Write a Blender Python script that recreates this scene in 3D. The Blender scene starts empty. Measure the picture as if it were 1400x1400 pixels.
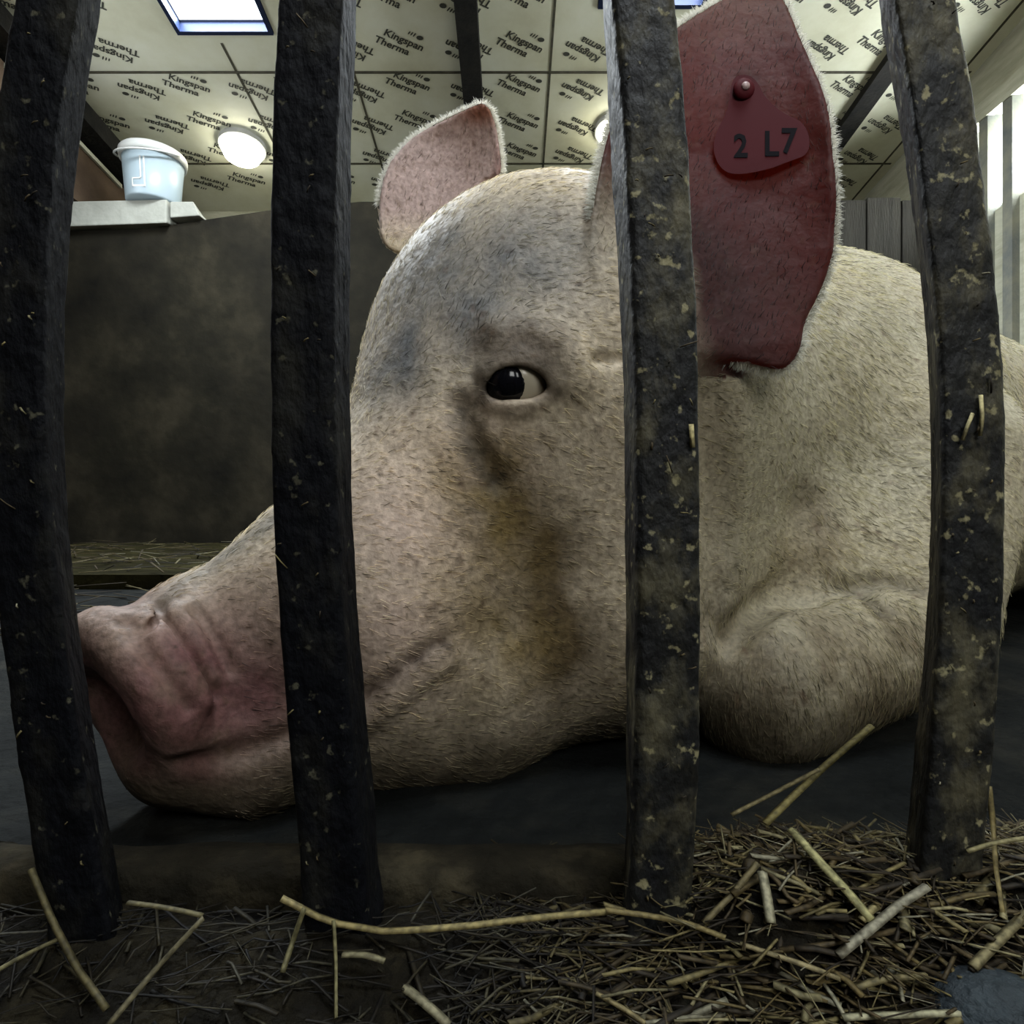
import bpy, math, random
import numpy as np
from mathutils import Vector, Matrix

random.seed(7)
RNG = np.random.default_rng(11)
SC = bpy.context.scene
COL = SC.collection

# ------------------------------------------------------------------ camera, sky, lights, exposure
F = 834.0          # focal length in pixels of the 1400 px frame
CZ = 0.18          # lens height above the pen floor
cam_d = bpy.data.cameras.new('camera')
cam_d.sensor_width = 36.0
cam_d.lens = 36.0 * F / 1400.0
cam_d.clip_start = 0.01
cam_d.clip_end = 60
cam = bpy.data.objects.new('camera', cam_d)
COL.objects.link(cam)
cam.location = (0, 0, CZ)
cam.rotation_euler = (math.radians(90), 0, 0)
SC.camera = cam

world = bpy.data.worlds.new('barn_daylight')
SC.world = world
world.use_nodes = True
wb = world.node_tree.nodes['Background']
wb.inputs['Color'].default_value = (0.80, 0.88, 1.0, 1)
wb.inputs['Strength'].default_value = 0.03

SC.view_settings.view_transform = 'Standard'
SC.view_settings.look = 'None'
SC.view_settings.exposure = 0.15
SC.view_settings.gamma = 1.0
SC.view_settings.use_curve_mapping = False
SC.cycles.max_bounces = 8
SC.cycles.use_denoising = True


def area_light(name, loc, rot, sx, sy, watts, color):
    l = bpy.data.lights.new(name, 'AREA')
    l.shape = 'RECTANGLE'
    l.size, l.size_y = sx, sy
    l.energy = watts
    l.color = color
    o = bpy.data.objects.new(name, l)
    COL.objects.link(o)
    o.location = loc
    o.rotation_euler = rot
    return o


def zc(y):
    """height of the underside of the sloping ceiling at depth y"""
    return CZ + 1.87 + 0.14 * (3.0 - y)


SLOPE = math.atan(0.14)
SKY = [(-1.36, -0.965, 1.55, 2.48), (0.33, 0.75, 1.45, 2.37), (-0.15, 0.85, -0.65, 0.25)]   # x0,x1,y0,y1; the last is an unseen one, added as fill for the pig
SKYW = [80, 52, 42]
for i, (x0, x1, y0, y1) in enumerate(SKY):
    ym = (y0 + y1) / 2
    area_light('skylight_or_fill', ((x0 + x1) / 2, ym, zc(ym) + 0.030), (-SLOPE, 0, 0), x1 - x0 - .05, y1 - y0 - .05, SKYW[i], (0.86, 0.94, 1.0))
area_light('side_daylight', (2.10, 1.88, CZ + 1.48), (0, math.radians(105), 0), 0.40, 1.90, 95, (0.88, 0.95, 1.0))
area_light('added_front_fill', (0.45, -0.93, 1.20), (math.radians(90), 0, 0), 1.05, 0.72, 9.5, (1.0, 0.95, 0.84))  # added fill behind the camera, to light the pig's face
area_light('far_side_daylight', (-2.14, 1.95, CZ + 1.45), (0, math.radians(-90), 0), 0.24, 0.96, 8, (0.86, 0.94, 1.0))


# ------------------------------------------------------------------ helpers
def W(px, py, d):
    """world point seen at a photograph position at depth d from the lens"""
    return np.array([(px - 700.0) / F * d, d, CZ + (700.0 - py) / F * d])


def link(name, me, mat=None, parent=None):
    o = bpy.data.objects.new(name, me)
    COL.objects.link(o)
    if mat:
        me.materials.append(mat)
    if parent:
        o.parent = parent
    return o


def tag(o, label=None, cat=None, group=None, kind=None):
    if label: o['label'] = label
    if cat: o['category'] = cat
    if group: o['group'] = group
    if kind: o['kind'] = kind
    return o


def empty(name, loc):
    o = bpy.data.objects.new(name, None)
    COL.objects.link(o)
    o.location = loc
    return o


def mesh_np(name, V, Fq, smooth=False):
    me = bpy.data.meshes.new(name)
    V = np.asarray(V, dtype=np.float32)
    Fq = np.asarray(Fq, dtype=np.int32)
    n = Fq.shape[1]
    me.vertices.add(len(V))
    me.vertices.foreach_set('co', V.ravel())
    me.loops.add(Fq.size)
    me.loops.foreach_set('vertex_index', Fq.ravel())
    me.polygons.add(len(Fq))
    me.polygons.foreach_set('loop_start', np.arange(0, Fq.size, n, dtype=np.int32))
    me.polygons.foreach_set('loop_total', np.full(len(Fq), n, dtype=np.int32))
    if smooth:
        me.polygons.foreach_set('use_smooth', np.ones(len(Fq), dtype=bool))
    me.update(calc_edges=True)
    me.validate()
    return me


class MB:
    """collects simple solids into one mesh"""
    def __init__(self):
        self.v, self.f = [], []

    def box(self, x0, x1, y0, y1, z0, z1):
        b = len(self.v)
        for z in (z0, z1):
            self.v += [(x0, y0, z), (x1, y0, z), (x1, y1, z), (x0, y1, z)]
        self.f += [tuple(b + i for i in q) for q in ((0, 3, 2, 1), (4, 5, 6, 7), (0, 1, 5, 4), (1, 2, 6, 5), (2, 3, 7, 6), (3, 0, 4, 7))]
        return self

    def hexa(self, pts):
        """8 points: bottom 4 counter-clockwise, top 4"""
        b = len(self.v)
        self.v += [tuple(p) for p in pts]
        self.f += [tuple(b + i for i in q) for q in ((0, 3, 2, 1), (4, 5, 6, 7), (0, 1, 5, 4), (1, 2, 6, 5), (2, 3, 7, 6), (3, 0, 4, 7))]
        return self

    def lathe(self, prof, n=32, c=(0, 0, 0)):
        b = len(self.v)
        for r, z in prof:
            for i in range(n):
                a = 2 * math.pi * i / n
                self.v.append((c[0] + r * math.cos(a), c[1] + r * math.sin(a), c[2] + z))
        for k in range(len(prof) - 1):
            for i in range(n):
                j = (i + 1) % n
                self.f.append((b + k * n + i, b + k * n + j, b + (k + 1) * n + j, b + (k + 1) * n + i))
        return self

    def tube(self, pts, rad, n=8, squash=1.0, caps=True):
        pts = [Vector(p) for p in pts]
        b = len(self.v)
        m = len(pts)
        ref = Vector((0.13, 0.21, 0.97))
        for k, p in enumerate(pts):
            t = (pts[min(k + 1, m - 1)] - pts[max(k - 1, 0)]).normalized()
            u = t.cross(ref).normalized()
            w = t.cross(u)
            r = rad[k] if hasattr(rad, '__len__') else rad
            for i in range(n):
                a = 2 * math.pi * i / n
                self.v.append(tuple(p + u * (r * math.cos(a)) + w * (r * squash * math.sin(a))))
        for k in range(m - 1):
            for i in range(n):
                j = (i + 1) % n
                self.f.append((b + k * n + i, b + k * n + j, b + (k + 1) * n + j, b + (k + 1) * n + i))
        if caps:
            self.f.append(tuple(b + i for i in reversed(range(n))))
            self.f.append(tuple(b + (m - 1) * n + i for i in range(n)))
        return self

    def build(self, name, mat, parent=None, smooth=False, bevel=0.0):
        me = bpy.data.meshes.new(name)
        me.from_pydata(self.v, [], self.f)
        if smooth:
            for p in me.polygons: p.use_smooth = True
        me.update()
        o = link(name, me, mat, parent)
        if bevel:
            m = o.modifiers.new('edge', 'BEVEL')
            m.width = bevel
            m.segments = 2
            m.limit_method = 'ANGLE'
        return o


def _hash(ix, iy, iz, seed):
    h = (ix.astype(np.int64) * 374761393 + iy.astype(np.int64) * 668265263 + iz.astype(np.int64) * 2147483647 + seed * 974634777) & 0xffffffff
    h = ((h ^ (h >> 13)) * 1274126177) & 0xffffffff
    return ((h ^ (h >> 16)) & 0xffff) / 65535.0


def vnoise(P, scale, seed=0):
    """value noise in [-1,1] at points P (n,3)"""
    q = np.asarray(P, dtype=np.float64) * scale
    i = np.floor(q).astype(np.int64)
    f = q - i
    f = f * f * (3 - 2 * f)
    r = 0
    for dx in (0, 1):
        wx = f[:, 0] if dx else 1 - f[:, 0]
        for dy in (0, 1):
            wy = f[:, 1] if dy else 1 - f[:, 1]
            for dz in (0, 1):
                wz = f[:, 2] if dz else 1 - f[:, 2]
                r = r + wx * wy * wz * _hash(i[:, 0] + dx, i[:, 1] + dy, i[:, 2] + dz, seed)
    return r * 2 - 1


def fbm(P, scale, octs=4, seed=0):
    r, a = 0, 1.0
    for k in range(octs):
        r = r + a * vnoise(P, scale * 2 ** k, seed + k)
        a *= 0.5
    return r / 1.9


# ------------------------------------------------------------------ materials
def new_mat(name):
    m = bpy.data.materials.new(name)
    m.use_nodes = True
    nt = m.node_tree
    return m, nt, nt.nodes['Principled BSDF'], nt.nodes['Material Output']


def grime_mat(name, cols, scale=6.0, rough=0.8, bump=0.3, bscale=40.0, stretch=(1, 1, 1), spots=None, spec=0.3, detail=8, dist=0.01):
    """base colour wandering between the given colours with object-space noise, plus fine bump"""
    m, nt, bs, out = new_mat(name)
    N, L = nt.nodes, nt.links
    tc = N.new('ShaderNodeTexCoord')
    mp = N.new('ShaderNodeMapping')
    mp.inputs['Scale'].default_value = stretch
    L.new(tc.outputs['Object'], mp.inputs['Vector'])
    n1 = N.new('ShaderNodeTexNoise')
    n1.inputs['Scale'].default_value = scale
    n1.inputs['Detail'].default_value = detail
    n1.inputs['Roughness'].default_value = 0.65
    L.new(mp.outputs['Vector'], n1.inputs['Vector'])
    cr = N.new('ShaderNodeValToRGB')
    el = cr.color_ramp.elements
    k = len(cols)
    pos = [0.30 + 0.40 * i / (k - 1) for i in range(k)]
    el[0].position, el[0].color = pos[0], (*cols[0], 1)
    el[1].position, el[1].color = pos[-1], (*cols[-1], 1)
    for i in range(1, k - 1):
        e = el.new(pos[i])
        e.color = (*cols[i], 1)
    L.new(n1.outputs['Fac'], cr.inputs['Fac'])
    colour = cr.outputs['Color']
    if spots:
        scol, sscale, thr, width = spots
        n3 = N.new('ShaderNodeTexNoise')
        n3.inputs['Scale'].default_value = sscale
        n3.inputs['Detail'].default_value = 5
        L.new(tc.outputs['Object'], n3.inputs['Vector'])
        mr = N.new('ShaderNodeMapRange')
        mr.inputs['From Min'].default_value = thr
        mr.inputs['From Max'].default_value = thr + width
        L.new(n3.outputs['Fac'], mr.inputs['Value'])
        mx = N.new('ShaderNodeMix')
        mx.data_type = 'RGBA'
        L.new(mr.outputs['Result'], mx.inputs['Factor'])
        L.new(colour, mx.inputs['A'])
        mx.inputs['B'].default_value = (*scol, 1)
        colour = mx.outputs['Result']
    L.new(colour, bs.inputs['Base Color'])
    bs.inputs['Roughness'].default_value = rough
    bs.inputs['Specular IOR Level'].default_value = spec
    n2 = N.new('ShaderNodeTexNoise')
    n2.inputs['Scale'].default_value = bscale
    n2.inputs['Detail'].default_value = 6
    L.new(mp.outputs['Vector'], n2.inputs['Vector'])
    bp = N.new('ShaderNodeBump')
    bp.inputs['Strength'].default_value = bump
    bp.inputs['Distance'].default_value = dist
    L.new(n2.outputs['Fac'], bp.inputs['Height'])
    L.new(bp.outputs['Normal'], bs.inputs['Normal'])
    return m


def plain_mat(name, col, rough=0.6, spec=0.3):
    m, nt, bs, out = new_mat(name)
    bs.inputs['Base Color'].default_value = (*col, 1)
    bs.inputs['Roughness'].default_value = rough
    bs.inputs['Specular IOR Level'].default_value = spec
    return m


def emit_mat(name, col, strength):
    m, nt, bs, out = new_mat(name)
    bs.inputs['Base Color'].default_value = (0.8, 0.8, 0.8, 1)
    bs.inputs['Emission Color'].default_value = (*col, 1)
    bs.inputs['Emission Strength'].default_value = strength
    return m


def attr_mat(name, attr='tint', rough=0.75, translucent=0.0, spec=0.25, bump=None):
    """colour from a per-piece colour attribute"""
    m, nt, bs, out = new_mat(name)
    N, L = nt.nodes, nt.links
    at = N.new('ShaderNodeAttribute')
    at.attribute_name = attr
    L.new(at.outputs['Color'], bs.inputs['Base Color'])
    nz = N.new('ShaderNodeTexNoise')
    nz.inputs['Scale'].default_value = 420
    nz.inputs['Detail'].default_value = 5
    tc = N.new('ShaderNodeTexCoord')
    L.new(tc.outputs['Object'], nz.inputs['Vector'])
    mr = N.new('ShaderNodeMapRange')
    mr.inputs['From Min'].default_value, mr.inputs['From Max'].default_value = .32, .66
    mr.inputs['To Min'].default_value, mr.inputs['To Max'].default_value = .35, 1.15
    L.new(nz.outputs['Fac'], mr.inputs['Value'])
    mu = N.new('ShaderNodeMix')
    mu.data_type, mu.blend_type = 'RGBA', 'MULTIPLY'
    mu.inputs['Factor'].default_value = 1
    L.new(at.outputs['Color'], mu.inputs['A'])
    L.new(mr.outputs['Result'], mu.inputs['B'])
    L.new(mu.outputs['Result'], bs.inputs['Base Color'])
    bs.inputs['Roughness'].default_value = rough
    bs.inputs['Specular IOR Level'].default_value = spec
    if translucent:
        tr = N.new('ShaderNodeBsdfTranslucent')
        L.new(at.outputs['Color'], tr.inputs['Color'])
        mx = N.new('ShaderNodeMixShader')
        mx.inputs['Fac'].default_value = translucent
        L.new(bs.outputs['BSDF'], mx.inputs[1])
        L.new(tr.outputs['BSDF'], mx.inputs[2])
        L.new(mx.outputs['Shader'], out.inputs['Surface'])
    return m


M_board = grime_mat('foil_faced_board', [(0.50, 0.48, 0.33), (0.62, 0.61, 0.46), (0.70, 0.70, 0.58)], 2.2, 0.55, 0.12, 9, spec=0.4)
M_ink = plain_mat('printed_ink', (0.05, 0.05, 0.04), 0.7)
M_seam = grime_mat('joint_grime', [(0.03, 0.03, 0.02), (0.10, 0.09, 0.06)], 20, 0.9)
M_beam = grime_mat('tarred_beam', [(0.003, 0.003, 0.003), (0.020, 0.018, 0.014)], 12, 0.9, 0.4, 60)
M_ply = grime_mat('stained_panel', [(0.003, 0.0026, 0.0015), (0.010, 0.0085, 0.005), (0.026, 0.0215, 0.013)], 3.2, 0.9, 0.25, 22, spec=0.12)
M_plank = grime_mat('weathered_plank', [(0.018, 0.016, 0.012), (0.045, 0.041, 0.032)], 5, 0.85, 0.4, 30, stretch=(6, 6, 0.6))
M_leftwall = grime_mat('brown_panel', [(0.05, 0.03, 0.017), (0.10, 0.065, 0.04)], 4, 0.8, 0.2, 25)
M_paletimber = grime_mat('pale_timber', [(0.34, 0.33, 0.24), (0.52, 0.51, 0.40)], 5, 0.75, 0.25, 30, stretch=(1, 1, 5))
M_concrete = grime_mat('wet_concrete', [(0.0025, 0.003, 0.003), (0.007, 0.0078, 0.0075), (0.018, 0.0175, 0.014)], 9, 0.85, 0.6, 70, spec=0.07)
M_kerb = grime_mat('muddy_kerb', [(0.004, 0.0035, 0.002), (0.012, 0.010, 0.006), (0.040, 0.033, 0.019)], 26, 0.9, 0.7, 160, spec=0.1, dist=0.004)
M_soil = grime_mat('trodden_muck', [(0.002, 0.0016, 0.0012), (0.006, 0.0048, 0.0025), (0.020, 0.016, 0.008)], 38, 0.9, 1.0, 190, spec=0.1, dist=0.006)
M_block = grime_mat('pale_concrete_block', [(0.20, 0.20, 0.17), (0.30, 0.30, 0.26)], 7, 0.8, 0.3, 40)
M_plastic = plain_mat('upstand_plastic', (0.010, 0.016, 0.042), 0.5, 0.1)
M_bar_black = grime_mat('blacker_steel', [(0.0008, 0.001, 0.0022), (0.0018, 0.002, 0.003), (0.012, 0.0115, 0.009)], 42, 0.75, 0.8, 170, stretch=(1, 1, .6),  # blacker tones of the crusted steel, for the first two bars
                  spots=((0.055, 0.052, 0.035), 190, 0.64, 0.07), spec=0.10, dist=0.003)
M_bar = grime_mat('muck_crusted_steel', [(0.003, 0.0035, 0.006), (0.011, 0.011, 0.010), (0.090, 0.080, 0.048)], 42, 0.6, 0.8, 170, stretch=(1, 1, .6),
                  spots=((0.20, 0.18, 0.10), 190, 0.62, 0.07), spec=0.18, dist=0.003)
M_pane = emit_mat('bright_sky_pane', (0.86, 0.94, 1.0), 3.0)

# ------------------------------------------------------------------ the barn
S = lambda o: tag(o, kind='structure')


def cell_sheet(name, mat, xs, ys, skip, zf, th):
    """a sheet split into cells with holes left out, following the height function"""
    mb = MB()
    for i in range(len(xs) - 1):
        for j in range(len(ys) - 1):
            xm, ym = (xs[i] + xs[i + 1]) / 2, (ys[j] + ys[j + 1]) / 2
            if any(a < xm < b and c < ym < d for a, b, c, d in skip):
                continue
            x0, x1, y0, y1 = xs[i], xs[i + 1], ys[j], ys[j + 1]
            lo = [(x0, y0, zf(y0)), (x1, y0, zf(y0)), (x1, y1, zf(y1)), (x0, y1, zf(y1))]
            mb.hexa(lo + [(a, b, c + th) for a, b, c in lo])
    return mb.build(name, mat)


XS = sorted({-2.4, 2.4} | {v for s in SKY for v in s[:2]})
YS = sorted({-0.95, 3.75} | {v for s in SKY for v in s[2:]})
ceiling = S(cell_sheet('ceiling', M_board, XS, YS, SKY, zc, 0.03))

mb = MB()
for x, y0 in ((0.165, -.7), (-0.69, -.7), (-1.20, 2.52), (1.96, -.7), (1.05, -.7)):
    mb.hexa([(x - .005, y0, zc(y0) - .002), (x + .005, y0, zc(y0) - .002), (x + .005, 3.6, zc(3.6) - .002), (x - .005, 3.6, zc(3.6) - .002),
             (x - .005, y0, zc(y0) + .001), (x + .005, y0, zc(y0) + .001), (x + .005, 3.6, zc(3.6) + .001), (x - .005, 3.6, zc(3.6) + .001)])
for y, xa, xb in ((2.66, -2.0, 2.0), (3.22, -2.0, 2.0), (1.36, -2.0, 2.0), (0.95, -2.0, 2.0)):
    mb.hexa([(xa, y - .006, zc(y) - .0025), (xb, y - .006, zc(y) - .0025), (xb, y + .006, zc(y) - .0025), (xa, y + .006, zc(y) - .0025),
             (xa, y - .006, zc(y) + .001), (xb, y - .006, zc(y) + .001), (xb, y + .006, zc(y) + .001), (xa, y + .006, zc(y) + .001)])
mb.build('seam', M_seam, ceiling)


def text_mesh(body, size, shear=0.15):
    cu = bpy.data.curves.new('lettering', 'FONT')
    cu.body = body
    cu.size = size
    cu.align_x = 'LEFT'
    cu.shear = shear
    cu.resolution_u = 2
    cu.offset = size * 0.026
    o = bpy.data.objects.new('lettering', cu)
    COL.objects.link(o)
    dg = bpy.context.evaluated_depsgraph_get()
    me = bpy.data.meshes.new_from_object(o.evaluated_get(dg))
    vs = np.array([v.co[:] for v in me.vertices])
    fs = [tuple(p.vertices) for p in me.polygons]
    bpy.data.objects.remove(o)
    bpy.data.curves.remove(cu)
    bpy.data.meshes.remove(me)
    return vs, fs


# the print: a small crest, then two slanting lines of lettering
k_v, k_f = text_mesh('Kingspan', 0.046)
t_v, t_f = text_mesh('Therma', 0.046)
k_v = k_v - np.array([k_v[:, 0].mean() - 0.005, 0.004, 0])
t_v = t_v - np.array([t_v[:, 0].mean() + 0.022, 0.050, 0])
logo_v = [np.array(k_v), np.array(t_v)]
logo_f = [f for f in k_f] + [tuple(i + len(k_v) for i in f) for f in t_f]
nb = len(k_v) + len(t_v)
crest = []
for cx, cy, rx, ry in ((0.052, 0.050, 0.014, 0.011), (0.028, 0.053, 0.003, 0.011), (0.017, 0.053, 0.003, 0.010), (0.006, 0.052, 0.003, 0.009)):
    ring = [(cx + rx * math.cos(a) + .25 * ry * math.sin(a), cy + ry * math.sin(a), 0) for a in np.linspace(0, 2 * math.pi, 10, endpoint=False)]
    logo_f.append(tuple(range(nb + len(crest), nb + len(crest) + 10)))
    crest += ring
logo_v = np.vstack(logo_v + [np.array(crest)])
ca, sa = math.cos(math.radians(27)), math.sin(math.radians(27))
lv, lf = [], []
for ci in range(-8, 9):
    X = 0.05 + 0.248 * ci
    for ri in range(-3, 6):
        Y = 2.52 + 0.205 * ri + (0.03 if ci % 2 else 0.0) + RNG.uniform(-.01, .01)
        if Y > 3.5 or abs(X) > 1.95: continue
        if any(a - .10 < X < b + .10 and c - .08 < Y < d + .08 for a, b, c, d in SKY): continue
        s = -1 if ci % 2 else 1
        p = logo_v * s * 1.0
        wx = X + p[:, 0] * ca + p[:, 1] * sa
        wy = Y + p[:, 0] * sa - p[:, 1] * ca
        base = sum(len(a) for a in lv)
        lv.append(np.stack([wx, wy, CZ + 1.87 + 0.14 * (3 - wy) - 0.0015], 1))
        lf += [tuple(i + base for i in f) for f in logo_f]
me = bpy.data.meshes.new('printed_lettering')
me.from_pydata(np.vstack(lv).tolist(), [], lf)
link('printed_lettering', me, M_ink, ceiling)

# skylights: an upstand of pale blue plastic with the bright pane on top; the last is added fill
for i, (x0, x1, y0, y1) in enumerate(SKY):
    fr = MB()
    t = 0.02
    for a, b, c, d in ((x0 + .003, x0 + t, y0 + .003, y1 - .003), (x1 - t, x1 - .003, y0 + .003, y1 - .003), (x0 + t, x1 - t, y0 + .003, y0 + t), (x0 + t, x1 - t, y1 - t, y1 - .003)):
        lo = [(a, c, zc(c) + .052 - .06), (b, c, zc(c) + .052 - .06), (b, d, zc(d) + .052 - .06), (a, d, zc(d) + .052 - .06)]
        fr.hexa(lo + [(p, q, r + 0.048) for p, q, r in lo])
    w = S(fr.build('window_%d' % (i + 1), M_plastic))
    lo = [(x0 + .004, y0 + .004, zc(y0) + .041), (x1 - .004, y0 + .004, zc(y0) + .041), (x1 - .004, y1 - .004, zc(y1) + .041), (x0 + .004, y1 - .004, zc(y1) + .041)]
    MB().hexa(lo + [(p, q, r + .006) for p, q, r in lo]).build('pane', M_pane, w)

# beams along the slope
for bx, bw, bd in ((-0.175, 0.085, .07), (1.62, 0.085, .035), (-2.03, 0.13, .09)):
    mb = MB()
    y0, y1 = -0.7, 3.6
    lo = [(bx - bw / 2, y0, zc(y0) - bd), (bx + bw / 2, y0, zc(y0) - bd), (bx + bw / 2, y1, zc(y1) - bd), (bx - bw / 2, y1, zc(y1) - bd)]
    mb.hexa(lo + [(a, b, c + bd + .002) for a, b, c in lo])
    S(mb.build('roof_beam', M_beam))

# pen walls
floor = S(MB().box(-2.4, 2.4, -0.95, 3.75, -0.08, 0.0).build('floor', M_concrete))
prof = [(-2.30, 1.335), (-1.75, 1.345), (-1.42, 1.395), (-1.15, 1.435), (-0.72, 1.475), (0.4, 1.478), (2.02, 1.478)]
mb = MB()
for (xa, za), (xb, zb) in zip(prof[:3], prof[1:4]): pass
for (xa, za), (xb, zb) in zip(prof[:-1], prof[1:]):
    mb.hexa([(xa, 2.9, 0), (xb, 2.9, 0), (xb, 3.0, 0), (xa, 3.0, 0), (xa, 2.9, CZ + za), (xb, 2.9, CZ + zb), (xb, 3.0, CZ + zb), (xa, 3.0, CZ + za)])
wall_back = S(mb.build('wall_back', M_ply))
mb = MB()
for k in range(5):
    x = 1.18 + 0.165 * k
    mb.box(x, x + 0.155, 2.872, 2.898, 0.01, CZ + 1.468 + 0.012 * (k % 2))
mb.build('plank', M_plank, wall_back)
mb = MB()
for x0, x1, z0, z1 in ((-2.16, 2.12, 0, .82), (-2.16, -.10, .82, 1.58), (1.0, 2.12, .82, 1.58), (-2.16, 2.12, 1.58, zc(-.9))):
    mb.box(x0, x1, -.95, -.87, z0, z1)
S(mb.build('wall_front', M_ply))
S(MB().box(-2.4, 2.4, 3.62, 3.72, 0, zc(3.62)).build('wall_rear', M_paletimber))
mb = MB()
mb.hexa([(-2.16, -0.87, 0), (-2.06, -0.87, 0), (-2.06, 1.45, 0), (-2.16, 1.45, 0), (-2.16, -.8, zc(-.8) - .10), (-2.06, -.8, zc(-.8) - .10), (-2.06, 1.45, zc(1.45) - .1), (-2.16, 1.45, zc(1.45) - .1)])
mb.box(-2.32, -2.22, 2.46, 3.62, 0, CZ + 1.475)
mb.box(-2.22, -2.16, 2.46, 2.50, 0, CZ + 1.475)
mb.hexa([(-2.32, 2.46, CZ + 1.475), (-2.06, 2.46, CZ + 1.475), (-2.06, 3.62, CZ + 1.475), (-2.32, 3.62, CZ + 1.475), (-2.32, 2.46, zc(2.46) - .12), (-2.06, 2.46, zc(2.46) - .12), (-2.06, 3.62, zc(3.62) - .12), (-2.32, 3.62, zc(3.62) - .12)])
mb.box(-2.16, -2.06, 1.45, 2.46, 0, CZ + 1.32)
mb.hexa([(-2.16, 1.45, CZ + 1.58), (-2.06, 1.45, CZ + 1.58), (-2.06, 2.46, CZ + 1.58), (-2.16, 2.46, CZ + 1.58), (-2.16, 1.45, zc(1.45) - .1), (-2.06, 1.45, zc(1.45) - .1), (-2.06, 2.46, zc(2.46) - .12), (-2.16, 2.46, zc(2.46) - .12)])
S(mb.build('wall_left', M_leftwall))
mb = MB()
mb.hexa([(-2.058, 2.47, zc(2.47) - .145), (-2.045, 2.47, zc(2.47) - .145), (-2.045, 3.2, zc(3.2) - .145), (-2.058, 3.2, zc(3.2) - .145),
         (-2.058, 2.47, zc(2.47) - .125), (-2.045, 2.47, zc(2.47) - .125), (-2.045, 3.2, zc(3.2) - .125), (-2.058, 3.2, zc(3.2) - .125)])
S(mb.build('trim_1', M_paletimber))

# right wall with a run of upright boards over daylight
mb = MB()
mb.box(2.02, 2.12, -0.87, 3.62, 0, CZ + 1.26)
mb.box(2.02, 2.12, 2.86, 3.62, CZ + 1.26, CZ + 1.70)
mb.box(2.02, 2.12, -0.87, 0.9, CZ + 1.26, CZ + 1.70)
mb.hexa([(2.02, -.8, CZ + 1.70), (2.12, -.8, CZ + 1.70), (2.12, 3.62, CZ + 1.70), (2.02, 3.62, CZ + 1.70),
         (2.02, -.8, zc(-.8)), (2.12, -.8, zc(-.8)), (2.12, 3.62, zc(3.62)), (2.02, 3.62, zc(3.62))])
S(mb.build('wall_right', M_paletimber))
mb = MB()
mb.box(1.985, 2.018, 0.8, 2.88, CZ + 1.66, CZ + 1.735)
wfr = S(mb.build('window_4', M_paletimber))
MB().box(2.121, 2.127, 0.9, 2.86, CZ + 1.26, CZ + 1.70).build('pane', M_pane, wfr)
S(MB().box(-2.168, -2.161, 1.45, 2.46, CZ + 1.32, CZ + 1.58).build('window_5', M_pane))
S(MB().box(-0.10, 1.0, -0.958, -0.951, 0.82, 1.58).build('window_6', M_pane))  # first the far side window, here an unseen glowing pane added for the front fill
mb = MB()
k = 0
y = 2.85
while y > 0.95:
    mb.box(1.99, 2.06, y - 0.048, y, CZ + 0.55, CZ + 1.665)
    y -= 0.125
mb.build('upright_board', grime_mat('bluish_board', [(0.12, 0.13, 0.13), (0.27, 0.26, 0.19)], 8, .8, .3, 40), wfr)

# pale blocks on the ledge, the bucket, the lamps
tag(MB().hexa([(-2.20, 2.86, CZ + 1.335), (-1.62, 2.86, CZ + 1.355), (-1.62, 3.0, CZ + 1.395), (-2.20, 3.0, CZ + 1.345),
               (-2.20, 2.86, CZ + 1.455), (-1.62, 2.86, CZ + 1.467), (-1.62, 3.0, CZ + 1.467), (-2.20, 3.0, CZ + 1.455)]).build('concrete_block', M_block, bevel=.006),
    'long pale grey concrete block on the wall top under the white bucket', 'block', 'concrete blocks on the wall top')
tag(MB().hexa([(-1.61, 2.87, CZ + 1.385), (-1.47, 2.87, CZ + 1.395), (-1.47, 3.0, CZ + 1.405), (-1.61, 3.0, CZ + 1.395),
               (-1.61, 2.87, CZ + 1.462), (-1.50, 2.87, CZ + 1.462), (-1.52, 3.0, CZ + 1.455), (-1.61, 3.0, CZ + 1.46)]).build('concrete_block', M_block, bevel=.005),
    'short pale concrete block with sloping end, on the wall top beside the bucket', 'block', 'concrete blocks on the wall top')

m, nt, bs, out = new_mat('milky_plastic')
bs.inputs['Base Color'].default_value = (0.42, 0.50, 0.54, 1)
bs.inputs['Roughness'].default_value = 0.35
tr = nt.nodes.new('ShaderNodeBsdfTranslucent')
tr.inputs['Color'].default_value = (0.42, 0.52, 0.56, 1)
mx = nt.nodes.new('ShaderNodeMixShader')
mx.inputs['Fac'].default_value = 0.35
nt.links.new(bs.outputs['BSDF'], mx.inputs[1])
nt.links.new(tr.outputs['BSDF'], mx.inputs[2])
nt.links.new(mx.outputs['Shader'], out.inputs['Surface'])
M_milky = m
M_white = plain_mat('white_plastic', (0.52, 0.52, 0.49), 0.4)
bx, by, bz = -1.722, 2.93, CZ + 1.467
bucket = tag(empty('bucket', (bx, by, bz)), 'white translucent plastic bucket standing on the wall ledge', 'bucket')
MB().lathe([(0.0, 0.002), (0.112, 0.002), (0.116, 0.012), (0.134, 0.235), (0.130, 0.235), (0.112, 0.016), (0.0, 0.012)], 40).build('bucket_body', M_milky, bucket, smooth=True)
MB().lathe([(0.132, 0.205), (0.143, 0.205), (0.146, 0.222), (0.146, 0.238), (0.140, 0.246), (0.128, 0.246), (0.128, 0.236), (0.132, 0.236), (0.132, 0.205)], 40).build('rim', M_white, bucket, smooth=True)
hp = []
for a in np.linspace(math.pi * 1.04, math.pi * 1.96, 22):
    hp.append((0.148 * math.cos(a), -0.02 + 0.150 * math.sin(a), 0.225 + 0.02 * math.sin(a) * 2.2))
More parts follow.
